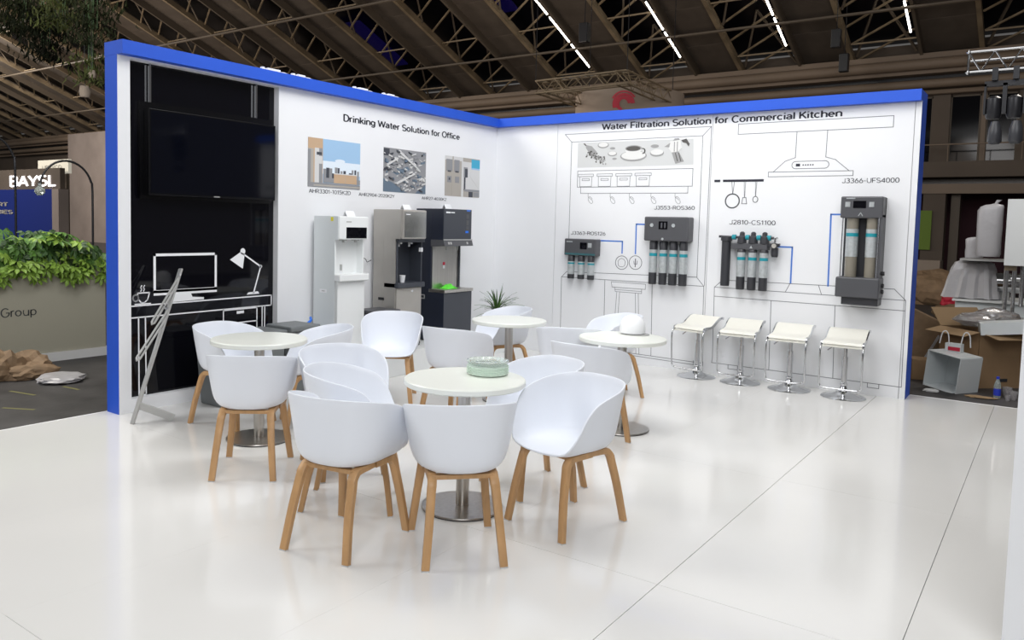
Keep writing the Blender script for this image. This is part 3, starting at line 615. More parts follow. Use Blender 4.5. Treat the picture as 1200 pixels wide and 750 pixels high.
# ---- glass plates
gx, gy = 3.445, -4.955
def plate(z, rmul, m, first=None):
    mb = MB(); n = 72; vs = []; fs = []
    prof = [(.075, 0), (.105, .002), (.118, .008), (.123, .016), (.119, .017), (.112, .010), (.095, .005), (0.01, .004)]
    for r, h in prof:
        for i in range(n):
            a = 2*PI*i/n; k = 1+(.018*math.cos(a*24) if r > .1 else 0); vs.append((r*k*rmul*math.cos(a), r*k*rmul*math.sin(a), h))
    for k in range(len(prof)-1):
        for i in range(n): fs.append((k*n+i, k*n+(i+1) % n, (k+1)*n+(i+1) % n, (k+1)*n+i))
    fs += [tuple(range(n))[::-1], tuple(range(len(prof)*n-n, len(prof)*n))]
    mb.add(vs, fs); return mb
pl_me = plate(0, 1, 'lens').mesh('glass_plate', 'lens', (0, 0, 0), 60)
for i in range(5):
    o = bpy.data.objects.new('glass_plate', pl_me); COL.objects.link(o); o.location = (gx, gy, .7472+i*.0092); o.rotation_euler = (0, 0, i*.13)
    props(o, ['pale green glass plate at the bottom of the stack on the front table', 'pale green glass plate, second from the bottom of the stack on the front table', 'pale green glass plate in the middle of the stack on the front table', 'pale green glass plate, second from the top of the stack on the front table', 'fluted glass plate on top of the stack on the front table'][i], 'plate', 'glass plates stacked on the front table')
o = bpy.data.objects.new('glass_bowl', None)
mb = MB(); n = 60; vs = []; fs = []
for r, h in ((.08, .0), (.112, .006), (.124, .028), (.120, .028), (.108, .012), (.01, .010)):
    for i in range(n): a = 2*PI*i/n; k = 1+(.03*math.cos(a*20+h*180) if h > .02 else .01*math.cos(a*20)); vs.append((r*k*math.cos(a), r*k*math.sin(a), h+(.002*math.cos(a*20) if h > .02 else 0)))
for k in range(5):
    for i in range(n): fs.append((k*n+i, k*n+(i+1) % n, (k+1)*n+(i+1) % n, (k+1)*n+i))
fs += [tuple(range(n))[::-1], tuple(range(5*n, 6*n))]
mb.add(vs, fs); me = mb.mesh('glass_bowl', 'clear', (0, 0, 0), 60)
bpy.data.objects.remove(o)
o = bpy.data.objects.new('glass_bowl', me); COL.objects.link(o); o.location = (gx, gy, .802); props(o, 'clear fluted glass bowl topping the plate stack on the front table', 'bowl')
# ---- dome on right table
t = thing('table_dome', 'white rounded dome on a thin grey plate on the right round table', 'dome', (3.30, -2.70, .747))
put('dome', MB().lathe([(.105, .012), (.106, .040), (.104, .062), (.099, .090), (.086, .120), (.062, .143), (.034, .155), (.004, .159)], (3.30, -2.70, .747), 36, cap0=True), 'wprint', t, smooth=60)
put('base_plate', MB().poly([(3.30+x*1.0, -2.70+y) for x, y in ell(.03, -.01, .118, .105, 30)], lambda u, v, w: (u, v, .7475+w), .006), 'steel2', t, label='thin grey base plate')
put('liner', MB().lathe([(.088, .006), (.092, .013)], (3.30, -2.70, .747), 28), 'grey', t, label='dark grey underside')

# ---- bar stools
def make_stool():
    t = thing('bar_stool', '', 'stool', group='low cream bar stools by the right wall')
    put('base', MB().lathe([(.205, 0), (.208, .004), (.20, .010), (.13, .026), (.075, .048), (.045, .075), (.032, .10), (.030, .115)], n=40), 'chrome', t, smooth=50)
    put('gas_lift', MB().lathe([(.031, .115), (.033, .12), (.033, .135), (.027, .14), (.027, .40), (.020, .402), (.020, .535)], n=22), 'chrome', t, smooth=40)
    prof = [(-.175, .512), (-.180, .535), (-.165, .553), (-.12, .560), (-.06, .562), (0, .575), (.06, .612), (.12, .645), (.17, .655), (.20, .648)]
    pr = crom([(0, a, b_) for a, b_ in prof], 3)
    sw = [(-.012, -.18), (.012, -.18), (.012, .18), (-.012, .18)]
    put('seat', MB().sweep(pr, sw, ref=(0, 0, 1)), 'stoolseat', t, bevel=.006)
    for sx in (1, -1): put('seat_edge', MB().sweep([p+Vector((sx*.184, 0, 0)) for p in pr], [(-.013, -.006), (.013, -.006), (.013, .006), (-.013, .006)], ref=(0, 0, 1)), 'chrome', t)
    put('seat_bracket', MB().box(-.08, .08, -.08, .08, .530, .548), 'blackp', t)
    path = crom([(-.186, -.13, .545), (-.19, -.19, .52), (-.19, -.215, .45), (-.19, -.205, .20), (-.185, -.20, .135), (-.15, -.20, .11), (0, -.20, .108), (.15, -.20, .11), (.185, -.20, .135), (.19, -.205, .20), (.19, -.215, .45), (.19, -.19, .52), (.186, -.13, .545)], 4)
    put('footrest', MB().tube(path, .0085, 8), 'chrome', t, smooth=60)
    put('lever', MB().tube([(-.03, -.02, .53), (-.10, -.05, .505), (-.15, -.07, .46)], .006, 6), 'chrome', t)
    return t
st0 = make_stool()
ST = [(2.95, -.27, -12, 'cream bar stool leftmost of the row, turned slightly, under the coffee counter drawing'), (3.43, -.27, 2, 'cream bar stool second from the left of the row'), (3.935, -.28, 1, 'cream bar stool third from the left of the row'), (4.455, -.29, 1, 'cream bar stool at the right end of the row, nearest the blue wall end')]
for i, (x, y, a, lb) in enumerate(ST):
    if i == 0: st0.location = (x, y, 0); st0.rotation_euler = (0, 0, math.radians(a)); st0['label'] = lb
    else: dup(st0, (x, y, 0), math.radians(a), lb)

# ---- television
t = thing('television', 'large black flat television hanging in the dark recess of the left wall', 'television', (.0, -4.37, 1.8))
put('mount_board', MB().box(-.068, -.035, -5.05, -3.70, 1.765, 2.56), 'tvframe', t)
put('housing', MB().box(-.035, .045, -5.018, -3.721, 1.795, 2.50), 'tvframe', t, bevel=.004)
put('screen', MB().box(.045, .048, -5.003, -3.736, 1.815, 2.485), 'tv', t)
put('maker_plate', MB().box(.045, .0475, -4.40, -4.34, 1.800, 1.808), 'steel2', t)
for y in (-4.957, -3.88):
    put('hanging_rod', MB().box(-.06, -.035, y-.008, y+.008, 2.56, 2.876), 'chrome', t)

# ---- water dispensers and plinth
put('display_plinth', MB().box(.002, .55, -3.32, -.98, 0.001, .25), 'white', None, bevel=.004, label='low white plinth under the three water dispensers', cat='plinth')
t = thing('water_dispenser', 'tall white water dispenser, leftmost of the three on the low plinth', 'water dispenser', (.22, -3.02, .25), group='water dispensers on the low plinth')
y0, y1 = -3.225, -2.82
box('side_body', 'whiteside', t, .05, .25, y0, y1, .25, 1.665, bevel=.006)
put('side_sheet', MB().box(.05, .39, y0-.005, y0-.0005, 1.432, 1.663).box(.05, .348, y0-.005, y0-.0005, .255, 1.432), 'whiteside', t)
hd = box('head', 'white', t, .25, .405, y0, y1, 1.435, 1.665, bevel=.012)
put('display', MB().box(.404, .409, -3.13, -2.845, 1.447, 1.557), 'glass_black', hd, bevel=.003)
put('brand_mark', MB().box(.404, .4062, -3.13, -3.06, 1.605, 1.616), 'steel2', hd)
for a in (y0, y1-.02): put('niche_cheek', MB().box(.25, .345, a, a+.02, 1.09, 1.435), 'white', t)
box('niche_back', 'white', t, .245, .262, y0+.02, y1-.02, 1.09, 1.435)
box('drip_tray', 'white', t, .25, .425, y0-.004, y1+.004, 1.02, 1.09, bevel=.01)
box('door', 'white', t, .25, .375, y0+.015, y1-.012, .27, 1.02, bevel=.006)
for y in (-3.10, -2.93): put('tap', MB().lathe([(.014, 0), (.012, .03)], (.33, y, 1.405), 12).box(.30, .36, y-.025, y+.025, 1.425, 1.435), 'steel2', t)
put('lever', MB().box(.262, .28, -3.075, -3.06, 1.13, 1.18).lathe([(.012, 0), (.012, .03)], (.272, -3.067, 1.12), 10), 'steel2', t)
put('sticker', MB().box(.29, .325, y0-.006, y0-.005, 1.615, 1.655), 'yellow', t, label='yellow sticker')
put('sticker', MB().box(.14, .24, y0-.006, y0-.005, .90, .935), 'wprint', t, label='white sticker')
put('sticker_mark', MB().box(.17, .215, y0-.007, y0-.006, .913, .922), 'steel2', t)
# 2: steel
t = thing('water_dispenser', 'steel and black water dispenser in the middle, with a paper cup in it', 'water dispenser', (.22, -2.18, .25), group='water dispensers on the low plinth')
y0, y1 = -2.37, -1.93
box('side_body', 'taupe', t, .05, .20, y0, y1, .27, 1.755, bevel=.004)
for a in (y0, y1-.012): put('side_sheet', MB().box(.20, .372, a, a+.012, .27, 1.44), 'taupe', t)
y2 = -1.975
put('side_sheet', MB().box(.05, .445, y0-.004, y0-.0005, 1.44, 1.753), 'taupe', t)
hd = box('head', 'taupe', t, .20, .47, y0, y2, 1.44, 1.755, bevel=.014)
put('glass_front', MB().box(.47, .473, y0+.03, y2-.012, 1.46, 1.735), mat('mirror_steel', (.40, .40, .38), .14, .85), hd)
put('brand_mark', MB().box(.473, .4745, y0+.05, y0+.12, 1.70, 1.708), 'wprint', hd)
put('niche', MB().box(.20, .215, y0+.012, y1-.012, .96, 1.44).box(.215, .385, y0+.012, y0+.03, .96, 1.44).box(.215, .385, y1-.03, y1-.012, .96, 1.44).box(.215, .42, y0+.012, y1-.012, 1.405, 1.44), 'slate', t, label='dark recessed filling niche')
box('drip_tray', 'slate', t, .21, .415, y0+.0, y1+.01, .91, .965, bevel=.006)
box('door', 'taupe', t, .21, .385, y0+.014, y1-.014, .30, .905, bevel=.004)
put('lock', MB().lathe([(.014, 0), (.014, .006)], (.385, -2.10, .87), 12, 'x'), 'chrome', t)
box('foot', 'blackp', t, .08, .37, y0+.01, y1-.01, .251, .27)
box('foot_strip', 'blackp', t, .20, .375, y0+.012, y1-.012, .27, .30)
for y in (-2.27, -2.10): put('tap', MB().lathe([(.012, 0), (.010, .03), (.014, .032), (.014, .05)], (.33, y, 1.355), 12).box(.33, .365, y-.014, y+.014, 1.385, 1.40), 'wprint', t)
put('tap', MB().box(.385, .43, -2.0, -1.985, 1.30, 1.345), 'wprint', t)
put('handle', MB().box(.14, .22, y0-.008, y0-.004, .77, .80), 'blackp', t, label='black recessed handle')
cup = put('paper_cup', MB().lathe([(.024, 0), (.034, .075), (.036, .078), (.033, .078), (.023, .004)], (.345, -2.22, .9655), 20, cap1=True), 'wprint', None, smooth=50, origin=(.345, -2.22, .9655), label='white paper cup standing in the niche of the steel dispenser', cat='cup')
# 3: black
t = thing('water_dispenser', 'black water dispenser with open steel bottle niche, rightmost of the three', 'water dispenser', (.22, -1.38, .25), group='water dispensers on the low plinth')
y0, y1 = -1.65, -1.12
box('back_body', 'navy', t, .04, .27, y0, y1, .27, 1.785, bevel=.004)
hd = box('head', 'slate', t, .27, .45, y0, y1, 1.43, 1.785, bevel=.006)
put('side_sheet', MB().box(.27, .447, y0-.003, y0, 1.36, 1.783), 'navy', hd)
lp = put('control_lip', MB().add([(.27, y0-.005, 1.43), (.455, y0-.005, 1.43), (.475, y0-.005, 1.36), (.27, y0-.005, 1.35), (.27, y1+.005, 1.43), (.455, y1+.005, 1.43), (.475, y1+.005, 1.36), (.27, y1+.005, 1.35)], [(0, 1, 2, 3), (7, 6, 5, 4), (0, 4, 5, 1), (1, 5, 6, 2), (2, 6, 7, 3), (3, 7, 4, 0)]), 'unit', t)
put('trim_strip', MB().box(.455, .462, y0-.005, y1+.005, 1.425, 1.438), 'steel2', t)
for y in (-1.57, -1.53, -1.22): put('button', MB().obox((.467, y, 1.393), (.004, .028, .028), 0, 0, -.27), 'steel2', lp)
put('brand_mark', MB().box(.45, .4515, -1.61, -1.53, 1.735, 1.753).box(.45, .4515, -1.52, -1.45, 1.738, 1.750), 'wprint', hd)
put('sticker', MB().box(.45, .4515, -1.22, -1.15, 1.765, 1.78).box(.45, .4515, -1.24, -1.18, 1.51, 1.535), 'cable', hd, label='blue stickers')
put('sticker', MB().box(.45, .4512, -1.225, -1.175, 1.60, 1.66).box(.45, .4512, -1.225, -1.175, 1.68, 1.73).box(.45, .4512, -1.225, -1.175, 1.545, 1.59), 'unit', hd)
box('backsplash', 'steel', t, .27, .28, y0+.02, y1-.02, .86, 1.355)
put('side_post', MB().box(.27, .30, y1-.025, y1-.01, .86, 1.355), 'slate', t)
put('sticker', MB().box(.28, .2815, -1.44, -1.40, 1.13, 1.165), 'red', t, label='red sticker')
put('sticker', MB().box(.28, .2815, -1.44, -1.40, 1.09, 1.128), 'whiteside', t)
box('counter', 'steel', t, .25, .49, y0-.008, y1+.008, .825, .86, bevel=.004)
box('cabinet', 'slate', t, .27, .475, y0, y1, .27, .825, bevel=.004)
put('side_sheet', MB().box(.04, .474, y0-.003, y0, .27, .825), 'navy', t)
put('handle', MB().stroke([(.10, .745), (.19, .745), (.19, .785), (.10, .785)], lambda u, v, w=0: (u, y0-.003-w, v), .01, .006, closed=True), 'steel2', t)
box('foot', 'blackp', t, .08, .45, y0+.02, y1-.02, .251, .27)
for y in (-1.5, -1.3): put('tap', MB().lathe([(.010, 0), (.010, .05)], (.38, y, 1.31), 10), 'steel2', t)
mb = MB(); rr = random.Random(2); vs = []; fs = []
N = 12
for i in range(N):
    for j in range(N): 
        u, v = i/(N-1), j/(N-1); vs.append((.29+.14*u, -1.52+.20*v, .863+.045*math.sin(u*PI)*math.sin(v*PI)*(.6+.8*rr.random())))
for i in range(N-1):
    for j in range(N-1): fs.append((i*N+j, i*N+j+1, (i+1)*N+j+1, (i+1)*N+j))
o = put('green_cloth', mb.add(vs, fs), 'limegreen', None, smooth=60, origin=(0, 0, 0), label='crumpled bright green cloth on the counter of the black dispenser', cat='cloth')
o.modifiers.new('thick', 'SOLIDIFY').thickness = .003
for (x, y, z, lb) in ((.33, -2.99, 1.666, 'small white price card on top of the white dispenser'), (.38, -2.19, 1.756, 'small white price card on top of the steel dispenser'), (.34, -1.42, 1.786, 'small white price card on top of the black dispenser')):
    put('price_card', MB().add([(x, y-.06, z), (x, y+.06, z), (x-.03, y+.06, z+.055), (x-.03, y-.06, z+.055), (x-.06, y-.06, z), (x-.06, y+.06, z)], [(0, 1, 2, 3), (3, 2, 5, 4)]), 'wprint', None, label=lb, cat='card', group='price cards on the dispensers', origin=(x, y, z))
    COL.objects[-1].modifiers.new('thick', 'SOLIDIFY').thickness = .002
# hoses and cable
put('water_hose', MB().tube(crom([(.22, -3.51, .30), (.22, -3.505, .50), (.20, -3.46, .59), (.18, -3.38, .63), (.12, -3.33, .65)], 5), .013, 8), 'cable', None, smooth=60, label='bright blue hose curving up from the grey bin to the white dispenser', cat='hose')
put('power_cable', MB().tube(crom([(.04, -2.80, 1.25), (.10, -2.70, 1.26), (.10, -2.55, 1.22), (.035, -2.45, 1.18), (.03, -2.38, 1.20)], 5), .004, 6), 'unitd', None, smooth=60, label='thin grey cable running from the white to the steel dispenser', cat='cable')
# grey bins
def bin_(x, y, h, s, lb):
    t = thing('waste_bin', lb, 'bin', (x, y, 0), group='grey bins along the left wall')
    vs = [(x+a*s*k, y+b_*s*k, z) for z, k in ((.001, .80), (h-.05, 1)) for a, b_ in ((-.5, -.5), (.5, -.5), (.5, .5), (-.5, .5))]
    put('body', MB().add(vs, [(0, 3, 2, 1), (4, 5, 6, 7), (0, 1, 5, 4), (1, 2, 6, 5), (2, 3, 7, 6), (3, 0, 4, 7)]), 'grey', t, bevel=.012)
    put('lid', MB().box(x-s*.53, x+s*.53, y-s*.53, y+s*.53, h-.05, h), 'grey', t, bevel=.012)
    put('lid_seam', MB().box(x-s*.50, x+s*.50, y-s*.52, y+s*.52, h-.056, h-.05), 'unit', t)
bin_(.26, -4.45, .60, .34, 'grey lidded bin behind the left chair against the black recess')
bin_(.28, -4.085, .615, .34, 'grey lidded bin in the middle of the row along the left wall')
bin_(.32, -3.72, .64, .34, 'grey lidded bin at the right of the row, by the blue hose')
t = thing('storage_crate', 'dark grey lidded crate between the white and steel dispensers', 'crate', (.36, -2.60, .25))
put('body', MB().box(.20, .50, -2.77, -2.43, .251, .66), 'grey', t, bevel=.01); put('lid', MB().box(.19, .51, -2.78, -2.42, .66, .70), 'unit', t, bevel=.01)

# ---- brochure stand
t = thing('brochure_stand', 'slanted aluminium brochure stand leaning beside the black recess', 'stand', (.35, -5.355, 0))
A = Vector((.35, -5.355, .0)); B = Vector((.20, -4.83, 1.189)); Lp = lambda k: A+(B-A)*k
put('post', MB().bar(A, B, .045, .016, ref=(1, 0, 0)), 'steel2', t, bevel=.003)
put('foot_bar', MB().bar(Lp(.115)+Vector((.012, 0, 0)), (.515, -5.10, .03), .06, .012, ref=(0, 0, 1)), 'steel2', t, bevel=.003)
put('holder_arm', MB().tube([Lp(.955)+Vector((.01, 0, 0)), (.25, -5.124, .775)], .009, 8).tube([Lp(.90)+Vector((.02, 0, 0)), (.265, -5.11, .765)], .009, 8).tube([(.25, -5.124, .775), (.26, -5.13, .755), (.265, -5.11, .765)], .010, 8), 'steel2', t)
put('holder_arm', MB().tube([Lp(.735)+Vector((.01, 0, 0)), (.26, -5.262, .50)], .009, 8).tube([Lp(.68)+Vector((.02, 0, 0)), (.27, -5.24, .49)], .009, 8).tube([(.26, -5.262, .50), (.27, -5.27, .48), (.27, -5.24, .49)], .010, 8), 'steel2', t)
put('hook', MB().tube([B+Vector((0, .0, -.02)), B+Vector((.03, -.03, -.06)), B+Vector((.04, -.05, -.04))], .008, 6), 'chrome', t)
put('hook', MB().tube([Lp(.735), Lp(.735)+Vector((.03, -.05, 0)), Lp(.735)+Vector((.04, -.07, .03))], .008, 6), 'chrome', t)

# ---- spotlights lying on top of the left wall
for y, lb, L_ in ((-3.70, 'white clip lamp on top of the left wall above the television', .15), (-3.36, 'small white lamp head on the left wall top, right of the television', .09), (-2.50, 'white clip lamp on the left wall top over the heading', .13), (-2.06, 'white lamp with cable on the left wall top, farthest along', .10)):
    t = thing('clip_lamp', lb, 'lamp', (-.05, y, 3.0), group='white lamps on the left wall top')
    put('lamp_head', MB().box(-.09, .0, y-L_/2, y+L_/2, 3.012, 3.04), 'wprint', t, bevel=.004)
    put('bracket', MB().box(-.08, -.05, y-L_/2-.03, y-L_/2, 3.0, 3.05), 'wprint', t)
    put('cable', MB().tube(crom([(-.05, y+L_/2, 3.02), (-.04, y+L_/2+.08, 3.03), (-.05, y+L_/2+.18, 3.006)], 4), .006, 6), 'wprint', t)

# ---- filter units on the right wall
def cart(parent, x, y, r, zt, zs1, zs0, z0, tl=None, name='filter'):
    f_ = put(name, MB().lathe([(r*.92, z0), (r, z0+.01), (r, zs0), (r*.97, zs0+.001), (r*.97, zs1-.001), (r, zs1), (r, zt-.01), (r*.85, zt)], (x, y, 0), 20), 'unitd', parent, smooth=40)
    put('label_sleeve', MB().lathe([(r*.985, zs0), (r*.985, zs1)], (x, y, 0), 20), 'silver', f_, smooth=40)
    if tl: put('label_band', MB().lathe([(r*1.0, tl[0]), (r*1.0, tl[1])], (x, y, 0), 20), 'teal', f_, smooth=40)
    return f_
# small unit
t = thing('filter_unit', 'small grey wall filter unit with three cartridges, leftmost on the right wall', 'water filter', (1.36, -.001, 1.1), group='water filter units on the right wall')
hs = put('housing', MB().box(1.145, 1.586, -.12, -.001, 1.262, 1.468), 'unit', t, bevel=.012)
put('teal_panel', MB().box(1.160, 1.572, -.1212, -.120, 1.272, 1.292), mat('dim_teal', (.03, .13, .15), .5), hs)
put('display', MB().box(1.365, 1.46, -.123, -.12, 1.345, 1.425), 'glass_black', hs)
put('dial', MB().box(1.475, 1.525, -.1235, -.12, 1.365, 1.42), 'silver', hs)
put('brand_mark', MB().box(1.175, 1.26, -.1222, -.12, 1.425, 1.437), 'silver', hs)
for x in (1.225, 1.365, 1.50): cart(t, x, -.075, .043, 1.262, 1.19, 1.03, .975, (1.155, 1.175))
# large unit
t = thing('filter_unit', 'wide grey wall filter unit with four cartridges, second from left on the right wall', 'water filter', (2.47, -.001, 1.1), group='water filter units on the right wall')
hs = put('housing', MB().box(2.22, 2.749, -.17, -.001, 1.475, 1.752), 'unit', t, bevel=.014)
put('display', MB().box(2.40, 2.505, -.1735, -.17, 1.61, 1.70), 'glass_black', hs)
for x in (2.425, 2.465): put('display_mark', MB().box(x, x+.02, -.1745, -.1735, 1.625, 1.685), 'unit', hs)
for x in (2.315, 2.575): put('dial', MB().lathe([(.021, 0), (.021, .006)], (x, -.17, 1.655), 20, 'y'), 'silver', hs)
put('emblem', MB().lathe([(.014, 0), (.014, .004)], (2.45, -.17, 1.50), 12, 'y'), 'silver', hs)
for x in (2.312, 2.435, 2.555, 2.676): cart(t, x, -.09, .046, 1.475, 1.375, 1.11, .975, (1.30, 1.335))
# manifold unit
t = thing('filter_unit', 'black manifold filter set with tall housing and three cartridges above the stools', 'water filter', (3.4, -.001, 1.2), group='water filter units on the right wall')
put('sediment_housing', MB().lathe([(.046, 1.01), (.048, 1.03), (.048, 1.50), (.060, 1.505), (.060, 1.55), (.03, 1.56)], (3.155, -.08, 0), 22), 'unitd', t, smooth=40)
put('housing_lug', MB().box(3.075, 3.12, -.10, -.06, 1.535, 1.56), 'unitd', t)
put('bracket', MB().box(3.22, 3.60, -.12, -.001, 1.415, 1.482), 'unit', t, bevel=.006)
put('emblem', MB().poly([(3.42, 1.43), (3.435, 1.46), (3.45, 1.43)], lambda u, v, w: (u, -.12-w, v), .002), 'silver', t)
for x in (3.325, 3.445, 3.565):
    put('valve_head', MB().lathe([(.048, 1.482), (.045, 1.55), (.028, 1.565), (.026, 1.595), (.012, 1.607)], (x, -.085, 0), 18), 'unitd', t, smooth=40)
    cart(t, x, -.085, .0445, 1.415, 1.385, 1.12, .98, (1.30, 1.333))
for x in (3.24, 3.385, 3.505, 3.61): put('union_ring', MB().lathe([(.028, -.02), (.028, .02)], (x, -.085, 1.545), 14, 'x'), 'teal', t, label='teal union ring')
put('inlet_pipe', MB().tube([(3.20, -.085, 1.545), (3.66, -.085, 1.545)], .014, 8), 'unitd', t)
g = put('pressure_gauge', MB().lathe([(.034, 0), (.034, .03)], (3.675, -.10, 1.465), 20, 'y').lathe([(.03, 1.345), (.036, 1.37), (.036, 1.44)], (3.675, -.085, 0), 16).box(3.60, 3.72, -.10, -.06, 1.455, 1.49), 'unitd', t, smooth=40)
put('gauge_face', MB().lathe([(.024, 0), (.024, .002)], (3.675, -.131, 1.465), 18, 'y'), 'goldletter', g)
put('fitting', MB().tube([(3.675, -.085, 1.50), (3.675, -.085, 1.54), (3.70, -.085, 1.55)], .012, 8), 'chrome', t)
# tall unit
t = thing('filter_unit', 'tall grey wall filter unit with two big housings, rightmost on the right wall', 'water filter', (4.53, -.001, 1.0), group='water filter units on the right wall')
put('back_plate', MB().box(4.335, 4.70, -.05, -.001, .985, 1.97), 'unitd', t)
put('side_plate', MB().box(4.66, 4.70, -.19, -.05, 1.17, 1.80), 'unit', t)
hs = put('head_housing', MB().box(4.32, 4.70, -.20, -.001, 1.767, 1.979), 'unit', t, bevel=.012)
put('display', MB().box(4.435, 4.55, -.2035, -.20, 1.865, 1.935), 'glass_black', hs)
for x in (4.385, 4.60): put('dial', MB().box(x-.022, x+.022, -.205, -.20, 1.875, 1.925).lathe([(.02, 0), (.02, .002)], (x, -.205, 1.90), 18, 'y'), 'silver', hs)
put('brand_mark', MB().box(4.37, 4.45, -.2015, -.20, 1.955, 1.965), 'silver', hs)
put('emblem', MB().stroke([(4.487, 1.79), (4.505, 1.82), (4.523, 1.79)], lambda u, v, w: (u, -.20-w, v), .007, .002), 'silver', hs)
put('foot_housing', MB().box(4.315, 4.71, -.24, -.001, .985, 1.185), 'unit', t, bevel=.014)
put('drip_box', MB().box(4.37, 4.70, -.20, -.001, .912, .985), 'unitd', t, bevel=.004)
for x in (4.425, 4.605):
    h_ = put('clear_housing', MB().lathe([(.055, 1.18), (.055, 1.77)], (x, -.12, 0), 24), 'amber', t, smooth=40, label='smoky beige filter housing')
    put('label_sleeve', MB().lathe([(.0565, 1.385), (.0565, 1.66)], (x, -.12, 0), 24), 'silver', h_, smooth=40)
    put('label_band', MB().lathe([(.0575, 1.585), (.0575, 1.62)], (x, -.12, 0), 24), 'teal', h_, smooth=40)
for x in (4.675, 4.345): put('tie_rod', MB().tube([(x, -.19, 1.18), (x, -.19, 1.77)], .006, 8), 'chrome', t)
for z in (1.23, 1.11, 1.05): put('port', MB().lathe([(.02, 0), (.02, .03)], (4.70, -.10, z), 12, 'x'), 'blackp', t)

# ---- spiky plant
px_, py_ = .36, -.42
t = thing('potted_plant', 'spiky green plant in the wall corner behind the middle table', 'plant', (px_, py_, 0))
put('pot', MB().lathe([(.11, .001), (.15, .42), (.155, .44), (.14, .44), (.135, .40)], (px_, py_, 0), 28), 'white', t, smooth=40)
put('soil', MB().lathe([(.134, .40), (.134, .405)], (px_, py_, 0), 20), 'soil', t)
rr = random.Random(11)
for i in range(70):
    a = rr.uniform(0, 2*PI); el = rr.uniform(.15, 1.35); L = rr.uniform(.26, .42); d = Vector((math.cos(a)*math.cos(el), math.sin(a)*math.cos(el), math.sin(el))); pts = []
    s0 = Vector((px_, py_, .45+rr.uniform(0, .12)))
    for k in range(5):
        u = k/4; p = s0+d*L*u; p.z -= .16*u*u*math.cos(el)*L/.35
        p.x = max(p.x, .02); p.y = min(p.y, -.02); pts.append(p)
    side = d.cross(Vector((0, 0, 1))).normalized()
    vs = []; 
    for k, p in enumerate(pts):
        wdt = .010*(1-(k/4)**2)+.001; vs += [p-side*wdt, p+Vector((0, 0, -.003)), p+side*wdt]
    fs = []
    for k in range(4): fs += [(k*3, k*3+1, k*3+4, k*3+3), (k*3+1, k*3+2, k*3+5, k*3+4)]
    put('leaf_blade', MB().add(vs, fs), 'leafdark' if i % 3 else 'leaf', t)

# ================================================================== BACKGROUND LEFT
t = thing('planter_box', 'long sage green planter box with Group lettering at the far left', 'planter', (-3.3, -5.3, -.05))
put('box_body', MB().box(-3.65, -3.057, -7.6, -3.70, .05, 1.0), 'planter', t, bevel=.004)
put('plinth', MB().box(-3.66, -3.03, -7.6, -3.66, -.05, .05), 'edge', t, label='white plinth strip')
fp = lambda u, v, w=0: (-3.057+w, u, v)
lettering('lettering', 'Group', t, fp, -4.87, -4.495, .485, .105, 'grp')
put('soil', MB().box(-3.62, -3.09, -7.55, -3.75, .995, 1.01), 'soil', t)
def leafmesh(m):
    mb = MB(); n = 7; vs = [(0, 0, 0)]; fs = []
    for i in range(n):
        a = -1.9+3.8*i/(n-1); L = .16-.035*abs(i-3)/3*1.6
        c_, s_ = math.cos(a), math.sin(a); k = len(vs)
        for u, wv, h in ((.45, .017, .006), (.75, .024, -.004), (1.0, 0, -.03), (.75, -.024, -.004), (.45, -.017, .006)):
            vs.append((L*u*c_-wv*s_, L*u*s_+wv*c_, h))
        fs.append((0, k, k+1, k+2, k+3, k+4))
    mb.add(vs, fs); return mb.mesh('leaf', m, (0, 0, 0))
LM = [leafmesh('leaf'), leafmesh('leaflt'), leafmesh('leafdark')]
rr = random.Random(4)
PLN = ['leafy palmate shrub at the right end of the sage planter', 'leafy palmate shrub second from the right end in the sage planter', 'leafy palmate shrub above the p of the planter lettering', 'leafy palmate shrub over the planter at the left picture edge']
for i, (y, h_) in enumerate(((-3.86, .26), (-4.13, .40), (-4.45, .42), (-4.80, .36))):
    t = thing('fatsia_shrub', PLN[i], 'plant', (-3.3, y, 1.0), group='palmate shrubs in the sage planter')
    for s_ in range(4):
        put('stem', MB().tube([(-3.3, y, .99), (-3.3+rr.uniform(-.12, .15), y+rr.uniform(-.12, .12), 1.0+h_*.8)], .006, 5), 'leaf', t)
    for k in range(46):
        o = bpy.data.objects.new('leaf', LM[rr.choice((0, 0, 1, 2)) if k < 34 else 1]); COL.objects.link(o); o.parent = t
        if k < 34: o.location = (rr.uniform(-.22, .28), rr.uniform(-.2, .2), rr.uniform(.0, 1)**.7*h_)
        else: o.location = (rr.uniform(.22, .34), rr.uniform(-.2, .2), rr.uniform(-.12, .10))
        o.rotation_euler = (rr.uniform(-.5, .5), rr.uniform(.1, 1.1), rr.uniform(-.9, .9)); s_ = rr.uniform(.75, 1.15); o.scale = (s_, s_, s_)
# arc lamps
t = thing('arc_lamp', 'thin black arched lamp with a bulb, standing behind the planter shrubs', 'lamp', (-3.9, -3.47, -.05))
pth = [(-3.9, -3.40, -.05), (-3.9, -3.40, 1.0), (-3.9, -3.40, 1.9)]+[(-3.9, -3.725+.325*math.cos(a), 1.92+.36*math.sin(a)) for a in [PI*i/10 for i in range(1, 10)]]+[(-3.9, -4.05, 1.95)]
put('pole', MB().tube(crom(pth, 2), .014, 8), 'blackp', t, smooth=60)
put('bulb_cage', MB().lathe([(.005, .10), (.022, .09), (.022, .05), (.055, .02), (.06, -.02), (.03, -.06)], (-3.9, -4.05, 1.90), 16), 'clear', t, smooth=50, label='clear glass bulb')
put('bulb_cap', MB().lathe([(.022, .05), (.022, .10)], (-3.9, -4.05, 1.90), 12), 'blackp', t)
t = thing('arc_lamp', 'thin black arched lamp whose arc leaves the picture at the left', 'lamp', (-3.9, -4.25, -.05))
